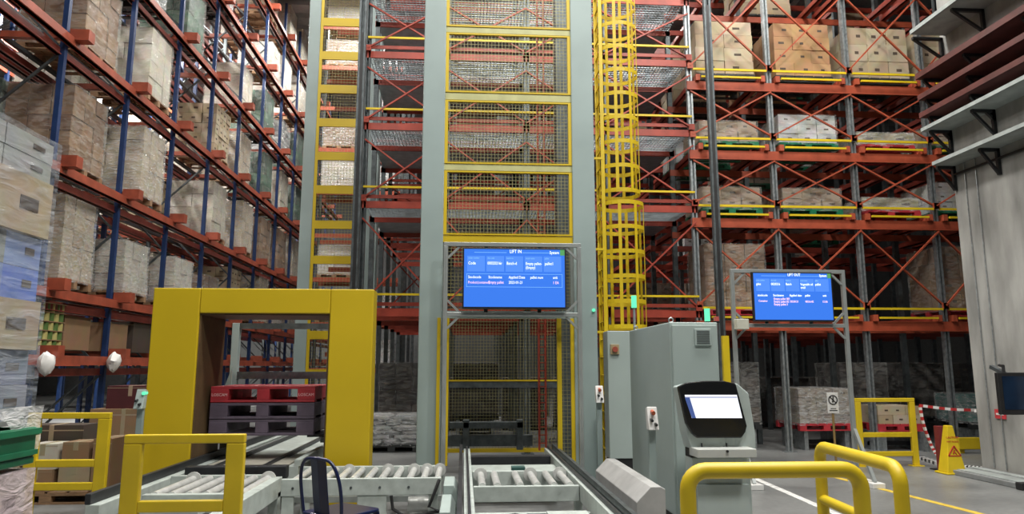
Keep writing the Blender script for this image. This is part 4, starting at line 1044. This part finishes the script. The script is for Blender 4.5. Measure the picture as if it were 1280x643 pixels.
# ------------------------------------------------------------------ blue chair
ch = thing('metal_chair', 'navy blue metal chair with a tube-framed back in the foreground', 'chair', (0, 0, 0))
def rrect(w, d, r, n=5):
    p = []
    for (cx_, cy_, a0) in ((w / 2 - r, d / 2 - r, 0), (-w / 2 + r, d / 2 - r, 90), (-w / 2 + r, -d / 2 + r, 180), (w / 2 - r, -d / 2 + r, 270)):
        for k in range(n + 1): a = R(a0 + 90 * k / n); p.append((cx_ + r * math.cos(a), cy_ + r * math.sin(a)))
    return p
MB().prism(rrect(.40, .40, .05), .435, .46, 'z').build('seat', navy, ch, .008)
for sx in (-1, 1):
    for sy in (-1, 1):
        MB().bar((sx * .17, sy * .17, .44), (sx * .21, sy * .23, .0), .035, .035).build('leg', navy, ch, .005)
# back at -Y side, front is +Y
hoop = [(-.19, -.17, .44), (-.20, -.19, .60), (-.19, -.21, .72), (-.15, -.225, .81), (-.08, -.23, .845), (.08, -.23, .845), (.15, -.225, .81), (.19, -.21, .72), (.20, -.19, .60), (.19, -.17, .44)]
def smooth_pts(P, n=4):
    P = [Vector(p) for p in P]; o = []
    for i in range(len(P) - 1):
        p0, p1, p2, p3 = P[max(i - 1, 0)], P[i], P[i + 1], P[min(i + 2, len(P) - 1)]
        for k in range(n):
            t_ = k / n; o.append(.5 * ((2 * p1) + (p2 - p0) * t_ + (2 * p0 - 5 * p1 + 4 * p2 - p3) * t_ ** 2 + (3 * p1 - p0 - 3 * p2 + p3) * t_ ** 3))
    return o + [P[-1]]
MB().tube(smooth_pts(hoop), .012, 10).build('back_frame', navy, ch, smooth=True)
b = MB(); zp = [(.45, -.175), (.58, -.195), (.70, -.21), (.80, -.222), (.845, -.23)]
vs = [];
for (z, y) in zp:
    for (x, dy) in ((-.075, 0), (0, -.008), (.075, 0), (.075, .006), (0, -.002), (-.075, .006)): vs.append((x, y + dy, z))
fs = [(i * 6 + k, i * 6 + (k + 1) % 6, (i + 1) * 6 + (k + 1) % 6, (i + 1) * 6 + k) for i in range(len(zp) - 1) for k in range(6)] + [(0, 1, 2, 3, 4, 5), tuple(range(24, 30))[::-1]]
b._add(vs, fs); b.build('splat', navy, ch)
b = MB().bar((-.19, -.2, .2), (.19, -.2, .2), .02, .02); b.bar((-.19, .2, .2), (.19, .2, .2), .02, .02); b.build('stretcher', navy, ch)
cy_ = 5.9; cxx = atX(424, 620, cy_); ch.scale = (1.15, 1.15, 1.10)
ch.location = (cxx, cy_ + .12, 0); ch.rotation_euler = (0, 0, R(-38))
# ------------------------------------------------------------------ wrapped stack at the left edge
SXR = atX(57, 330, 4.02); SYF = 4.02; SD = 1.25; SW = 1.05
def zat(v): return atZ(57, v, SYF)
def stack_part(name, label, v1, v0, cat, **k): pass
X0, X1, Y0, Y1 = SXR - SW, SXR, SYF - SD, SYF
def grid_boxes(z0, z1, ny, nz, off=0, jit=.006):
    b = MB(); rnd = random.Random(int(z0 * 100))
    for k in range(nz):
        for j in range(ny):
            for i in range(2):
                xa_ = X0 + i * SW / 2; ya = Y0 + j * SD / ny; za = z0 + k * (z1 - z0) / nz; o = rnd.uniform(-jit, jit)
                b.box(xa_ + .003, xa_ + SW / 2 - .003 + (o if i else 0) - off, ya + .003, ya + SD / ny - .003, za, za + (z1 - z0) / nz - .003)
                if i: b.box(X1 + o - off - .004, X1 + o - off + .0005, ya + SD / ny * .55, ya + SD / ny * .8, za + (z1 - z0) / nz * .4, za + (z1 - z0) / nz * .62, 1)
    return b
z_pink = zat(582); z_green = zat(531); z_low1 = zat(438); z_box2 = zat(378); z_blue = zat(300); z_box1 = zat(232); z_top = zat(183)
t1 = thing('wrapped_bale', 'pinkish film-wrapped bale at the bottom of the left-edge stack', 'pallet load', ((X0 + X1) / 2, SYF - SD / 2, 0))
b = pallet_mb(SW, SD); b.v = [(x + (X0 + X1) / 2, y + (Y0 + Y1) / 2, z) for x, y, z in b.v]; b.build('pallet', wood, t1)
grid_boxes(.147, z_pink - .01, 3, 3, .03).build('carton_stack', [c_cream, mark], t1)
def film_shell(z0, z1, m, parent, off=.012, seed=3):
    rnd = random.Random(seed); b = film_mb(SW, SD, z0, z1 - z0 - off, rnd, off, 10, .006)
    b.v = [(x + (X0 + X1) / 2, y + (Y0 + Y1) / 2, z) for x, y, z in b.v]; return b.build('stretch_film', m, parent)
film_shell(.1, z_pink, film_p, t1, .01, 4)
t2 = thing('plastic_crate', 'dark green plastic crate between bale and wrapped load at left edge', 'crate', ((X0 + X1) / 2, SYF - SD / 2, z_pink))
b = MB().box(X0, X1 + .0, Y0, Y1, z_pink + .012, z_pink + .05); b.box(X1 - .03, X1, Y0, Y1, z_pink + .05, z_green - .01); b.box(X0, X0 + .03, Y0, Y1, z_pink + .05, z_green - .01)
b.box(X0 + .03, X1 - .03, Y1 - .03, Y1, z_pink + .05, z_green - .01); b.box(X0 + .03, X1 - .03, Y0, Y0 + .03, z_pink + .05, z_green - .01)
b.build('crate_body', greenpl, t2, .008)
b = MB()
for k in range(2): b.box(X1, X1 + .015, Y0, Y1, z_pink + .06 + k * .1, z_pink + .085 + k * .1)
b.box(X1, X1 + .025, Y0, Y1, z_green - .045, z_green - .015); b.build('rib', greenpl, t2)
MB().box(X1, X1 + .016, Y0 + .35, Y0 + .85, z_pink + .09, z_green - .07).build('hand_hole', black, t2)
t3 = thing('wrapped_load', 'tall film-wrapped carton load on the green crate at the left edge', 'pallet load', ((X0 + X1) / 2, SYF - SD / 2, z_green))
pbl = pm('blue_printed_film', (.10, .17, .52), .3, var=.35, scale=5)
MB().box(X0 + .02, X1 - .02, Y0 + .02, Y1 - .02, z_green + .005, z_green + .03).build('tray', c_grey, t3)
grid_boxes(z_green + .03, z_low1, 3, 2, .03).build('carton_stack', [carton_mat('bluegrey_pack', [(.20, .24, .33), (.27, .30, .36), (.16, .19, .26)]), mark], t3)
grid_boxes(z_low1, z_box2, 2, 1).build('carton_stack', [c_tan, mark], t3)
grid_boxes(z_box2, z_blue, 4, 2, .025).build('blue_packs', [carton_mat('blue_pack', [(.13, .22, .62), (.22, .30, .55), (.25, .25, .22)]), mark], t3)
grid_boxes(z_blue, z_box1, 2, 1).build('carton_stack', [c_tan, mark], t3)
grid_boxes(z_box1, z_top, 3, 2, .02).build('carton_stack', [carton_mat('grey_pack', [(.36, .36, .34), (.42, .42, .40)]), mark], t3)
film_shell(z_green + .06, z_top + .02, film_b, t3, .014, 6)
# torn film hanging over the crate
rnd = random.Random(5); b = MB(); vs = []
for r_ in range(5):
    for c_ in range(9):
        vs.append((X1 + .03 + .012 * rnd.random(), Y0 + .5 + (SD - .45) * c_ / 8, z_green + .10 - r_ * .034 * (1 + .7 * math.sin(c_ * 1.1)) * (1 if c_ < 8 else 1.2)))
b._add(vs, [(r_ * 9 + c_, r_ * 9 + c_ + 1, (r_ + 1) * 9 + c_ + 1, (r_ + 1) * 9 + c_) for r_ in range(4) for c_ in range(8)]); b.build('torn_film', film_mat('torn_white_film', (.8, .8, .8), .45, .9), t3, smooth=True)
for t_ in (t1, t2): t_.location.x += .045
# ------------------------------------------------------------------ small things at the right
p = onfloor(1197, 594)
wet = thing('wet_floor_sign', 'yellow wet floor cone sign near the concrete column', 'sign', (p.x, p.y, 0))
hw = .21; hz = atZ(1187, 533, p.y)
b = MB(); vs = []
for (z, w, d) in ((.03, .15, .12), (hz, .045, .05)):
    for sx, sy in ((-1, -1), (1, -1), (1, 1), (-1, 1)): vs.append((p.x + sx * w, p.y + .12 + sy * d, z))
b._add(vs, [(3, 2, 1, 0), (4, 5, 6, 7)] + [(i, (i + 1) % 4, 4 + (i + 1) % 4, 4 + i) for i in range(4)])
wb = b.build('body', yellow, wet, .01)
MB().box(p.x - .18, p.x + .18, p.y - .03, p.y + .28, 0, .03).build('foot', yellow, wet, .01)
lean = math.atan2(.07, hz - .03)
def wetM(z): 
    f_ = (z - .03) / (hz - .03)
    return Matrix.Translation((0, .12 - (.12 + (.05 - .12) * f_) - .004, z)) @ Matrix.Rotation(-lean, 4, 'X') @ FRONT
sm = pm('sign_red', (.42, .03, .02), .5)
text_mesh('CAUTION', .046, 'sign_text', sm, wet, wetM(.54), align='CENTER'); text_mesh('WET FLOOR', .036, 'sign_text', sm, wet, wetM(.48), align='CENTER')
tri = MB(); zc_ = .28; f_ = (zc_ + .05 - .03) / (hz - .03); yf = p.y + .12 - (.12 - .07 * f_) - .004
for (a, c) in (((-.10, 0), (.10, 0)), ((.10, 0), (0, .15)), ((0, .15), (-.10, 0))):
    tri.bar((p.x + a[0], yf, zc_ + a[1]), (p.x + c[0], yf, zc_ + c[1]), .016, .014, up=(0, 1, 0))
tri.bar((p.x - .02, yf, zc_ + .03), (p.x + .01, yf, zc_ + .09), .014, .014, up=(0, 1, 0)); tri.bar((p.x + .01, yf, zc_ + .05), (p.x + .035, yf, zc_ + .02), .012, .014, up=(0, 1, 0))
tri.build('warning_symbol', sm, wet)
# red post and chain
rp = thing('chain_post', 'dark red square post behind the wet floor sign', 'post', (p.x - .16, p.y + .45, 0))
rx = atX(1177, 560, p.y + .45)
MB().box(rx - .06, rx + .06, p.y + .4, p.y + .52, .02, atZ(1179, 533, p.y + .45)).build('post', pm('maroon_paint', (.17, .02, .02), .5), rp, .006)
MB().box(rx - .13, rx + .13, p.y + .33, p.y + .6, 0, .02).build('base_plate', black, rp)
def chain(pts, name, label):
    b = MB(); P = smooth_pts(pts, 12)
    k = 0; acc = 0
    for i in range(len(P) - 1):
        b.bar(P[i], P[i + 1], .03, .045, (i // 2) % 2)
    tag(b.build(name, [pm('chain_red', (.45, .03, .03), .5) if 'chain_red' not in MATS else MATS['chain_red'], white], base=tuple(P[0])), label, 'chain', 'red and white barrier chains')
gx, gz = atX(1147, 507, 11.7), atZ(1147, 507, 11.7)
chain([(gx, 11.65, gz), (gx + .5, 11.6, gz - .06), (gx + 1.05, 11.5, gz - .08), (CX + .02, 10.9 + .2, gz - .06)], 'barrier_chain', 'red and white chain strung from the back guard to the column')
chain([(gx, 11.64, gz), (gx + .02, 11.62, gz - .3), (gx + .10, 11.6, gz - .62), (gx + .16, 11.55, gz - .8)], 'barrier_chain', 'loose red and white chain end hanging down the back guard post')
def hazard(p0, p1, label):
    a, c = onfloor(*p0), onfloor(*p1); b = MB(); n = 10
    for i in range(n): b.bar(a.lerp(c, i / n) + Vector((0, 0, .025)), a.lerp(c, (i + 1) / n) + Vector((0, 0, .025)), .09, .05, i % 2)
    tag(b.build('hazard_kerb', [black, white], base=tuple(a)), label, 'kerb', 'black and white kerb strips')
hazard((1150, 574), (1174, 582), 'black and white kerb strip on the floor left of the maroon post')
hazard((1204, 586), (1228, 588), 'black and white kerb strip on the floor right of the wet floor sign')
# pole sign: no pedestrians
Yp = 12.0; qx_ = atX(1042, 520, Yp)
ps = thing('pole_sign', 'white no-entry-on-foot sign on a thin brown pole', 'sign', (qx_, Yp, 0))
zb_, zt_ = atZ(1040, 517, Yp), atZ(1040, 491, Yp)
MB().cyl((qx_, Yp + .02, 0.0), (qx_, Yp + .02, zt_ - .05), .02, 10).build('pole', pm('pole_brown', (.26, .17, .06), .5), ps)
MB().cyl((qx_, Yp + .02, 0), (qx_, Yp + .02, .03), .14, 20).build('base', black, ps)
pl = MB().box(qx_ - .10, qx_ + .10, Yp - .01, Yp, zb_, zt_).build('panel', white, ps, .004)
b = MB(); zc_ = zt_ - .125; n = 24; rr_ = .075
for i in range(n):
    a0, a1 = 2 * math.pi * i / n, 2 * math.pi * (i + 1) / n
    b.bar((qx_ + rr_ * math.cos(a0), Yp - .014, zc_ + rr_ * math.sin(a0)), (qx_ + rr_ * math.cos(a1), Yp - .014, zc_ + rr_ * math.sin(a1)), .016, .006, up=(0, 1, 0))
b.bar((qx_ - .05, Yp - .014, zc_ + .05), (qx_ + .05, Yp - .014, zc_ - .05), .014, .006, up=(0, 1, 0))
b.bar((qx_ - .005, Yp - .012, zc_ - .045), (qx_ + .005, Yp - .012, zc_ + .03), .022, .005, up=(0, 1, 0)); b.cyl((qx_ + .006, Yp - .014, zc_ + .045), (qx_ + .006, Yp - .01, zc_ + .045), .013, 10)
b.build('symbol', black, pl)
b = MB().box(qx_ - .07, qx_ + .07, Yp - .013, Yp - .009, zb_ + .04, zb_ + .055); b.box(qx_ - .05, qx_ + .05, Yp - .013, Yp - .009, zb_ + .075, zb_ + .087); b.build('caption_line', dark, pl)
# wall monitor
Ym = 9.4; ux0 = atX(1249, 490, Ym); uz0, uz1 = atZ(1265, 519, Ym), atZ(1265, 466, Ym)
mo = thing('wall_monitor', 'black monitor on a bracket at the concrete column, right edge', 'monitor', (ux0, Ym, uz0))
MB().box(ux0, ux0 + .95, Ym, Ym + .06, uz0, uz1).build('casing', black, mo, .008)
MB().box(ux0 + .06, ux0 + .89, Ym - .004, Ym, uz0 + .07, uz1 - .05).build('screen', pm('dark_screen', (.008, .02, .045), .15, var=.4, scale=3), mo)
MB().bar((ux0 + .15, Ym + .05, uz1 - .02), (CX - .0 if False else ux0 + .15, Ym + .3, uz1 + .08), .05, .05).build('bracket_arm', galv_d, mo)
MB().tube([(ux0 + .12, Ym + .03, uz1 + .0), (ux0 + .12, Ym + .03, uz1 + .09), (ux0 + .2, Ym + .2, uz1 + .10)], .02, 8).build('cable', black, mo)
Ya_, Yb_ = CX / atX(1258, 518, 1.0), CX / atX(1245, 518, 1.0); Yq = (Ya_ + Yb_) / 2
sg = thing('wall_sign', 'small red notice plate on the column below the monitor', 'sign', (CX - .01, Yq, atZ(1250, 520, 10.6)))
zq = atZ(1251, 518, Yq)
MB().box(CX - .02, CX - .004, Ya_, Yb_, zq - .07, zq + .07).build('plate', pm('notice_red', (.50, .04, .05), .5), sg)
MB().box(CX - .023, CX - .02, Ya_ + .03, Yb_ - .03, zq - .015, zq + .012).build('text_line', white, sg)
# ------------------------------------------------------------------ light
def area(name, loc, size, power, rot=(0, 0, 0), col_=(1, .97, .92), sy=None):
    l = bpy.data.lights.new(name, 'AREA'); l.energy = power; l.size = size; l.color = col_
    if sy: l.shape = 'RECTANGLE'; l.size_y = sy
    o = bpy.data.objects.new(name, l); COL.objects.link(o); o.location = loc; o.rotation_euler = rot
    return o
for (x, y, p) in [(-4, 1, 170), (1, 1, 480), (6, 1, 520), (-4, 6, 170), (1, 6, 480), (5.5, 6, 520), (1.5, 11.6, 350), (6.5, 11.6, 420), (-4, 11, 200)]:
    area('high_bay_lamp', (x, y, 12.5), 1.2, p)
for y in (15, 20, 25, 30): area('high_bay_lamp', (-4.6, y, 14.0), 1.0, 260)
for y in (12, 18, 24, 30): area('high_bay_lamp', (-10.8, y, 14.0), 1.0, 1800)
for (x, y) in ((0, 16.2), (3, 18), (7, 18), (0, 21), (5, 24)): area('high_bay_lamp', (x, y, 14.2), 1.0, 150)
area('high_bay_lamp', (-3.4, 20.5, 14.0), 1.0, 450)
w = bpy.data.worlds.new('world'); SC.world = w; w.use_nodes = True
w.node_tree.nodes['Background'].inputs['Color'].default_value = (.82, .9, 1.0, 1); w.node_tree.nodes['Background'].inputs['Strength'].default_value = .03
SC.view_settings.view_transform = 'Standard'; SC.view_settings.look = 'None'; SC.view_settings.gamma = 1; SC.view_settings.use_curve_mapping = False
SC.view_settings.exposure = 0.3
SC.cycles.max_bounces = 8; SC.cycles.transparent_max_bounces = 16
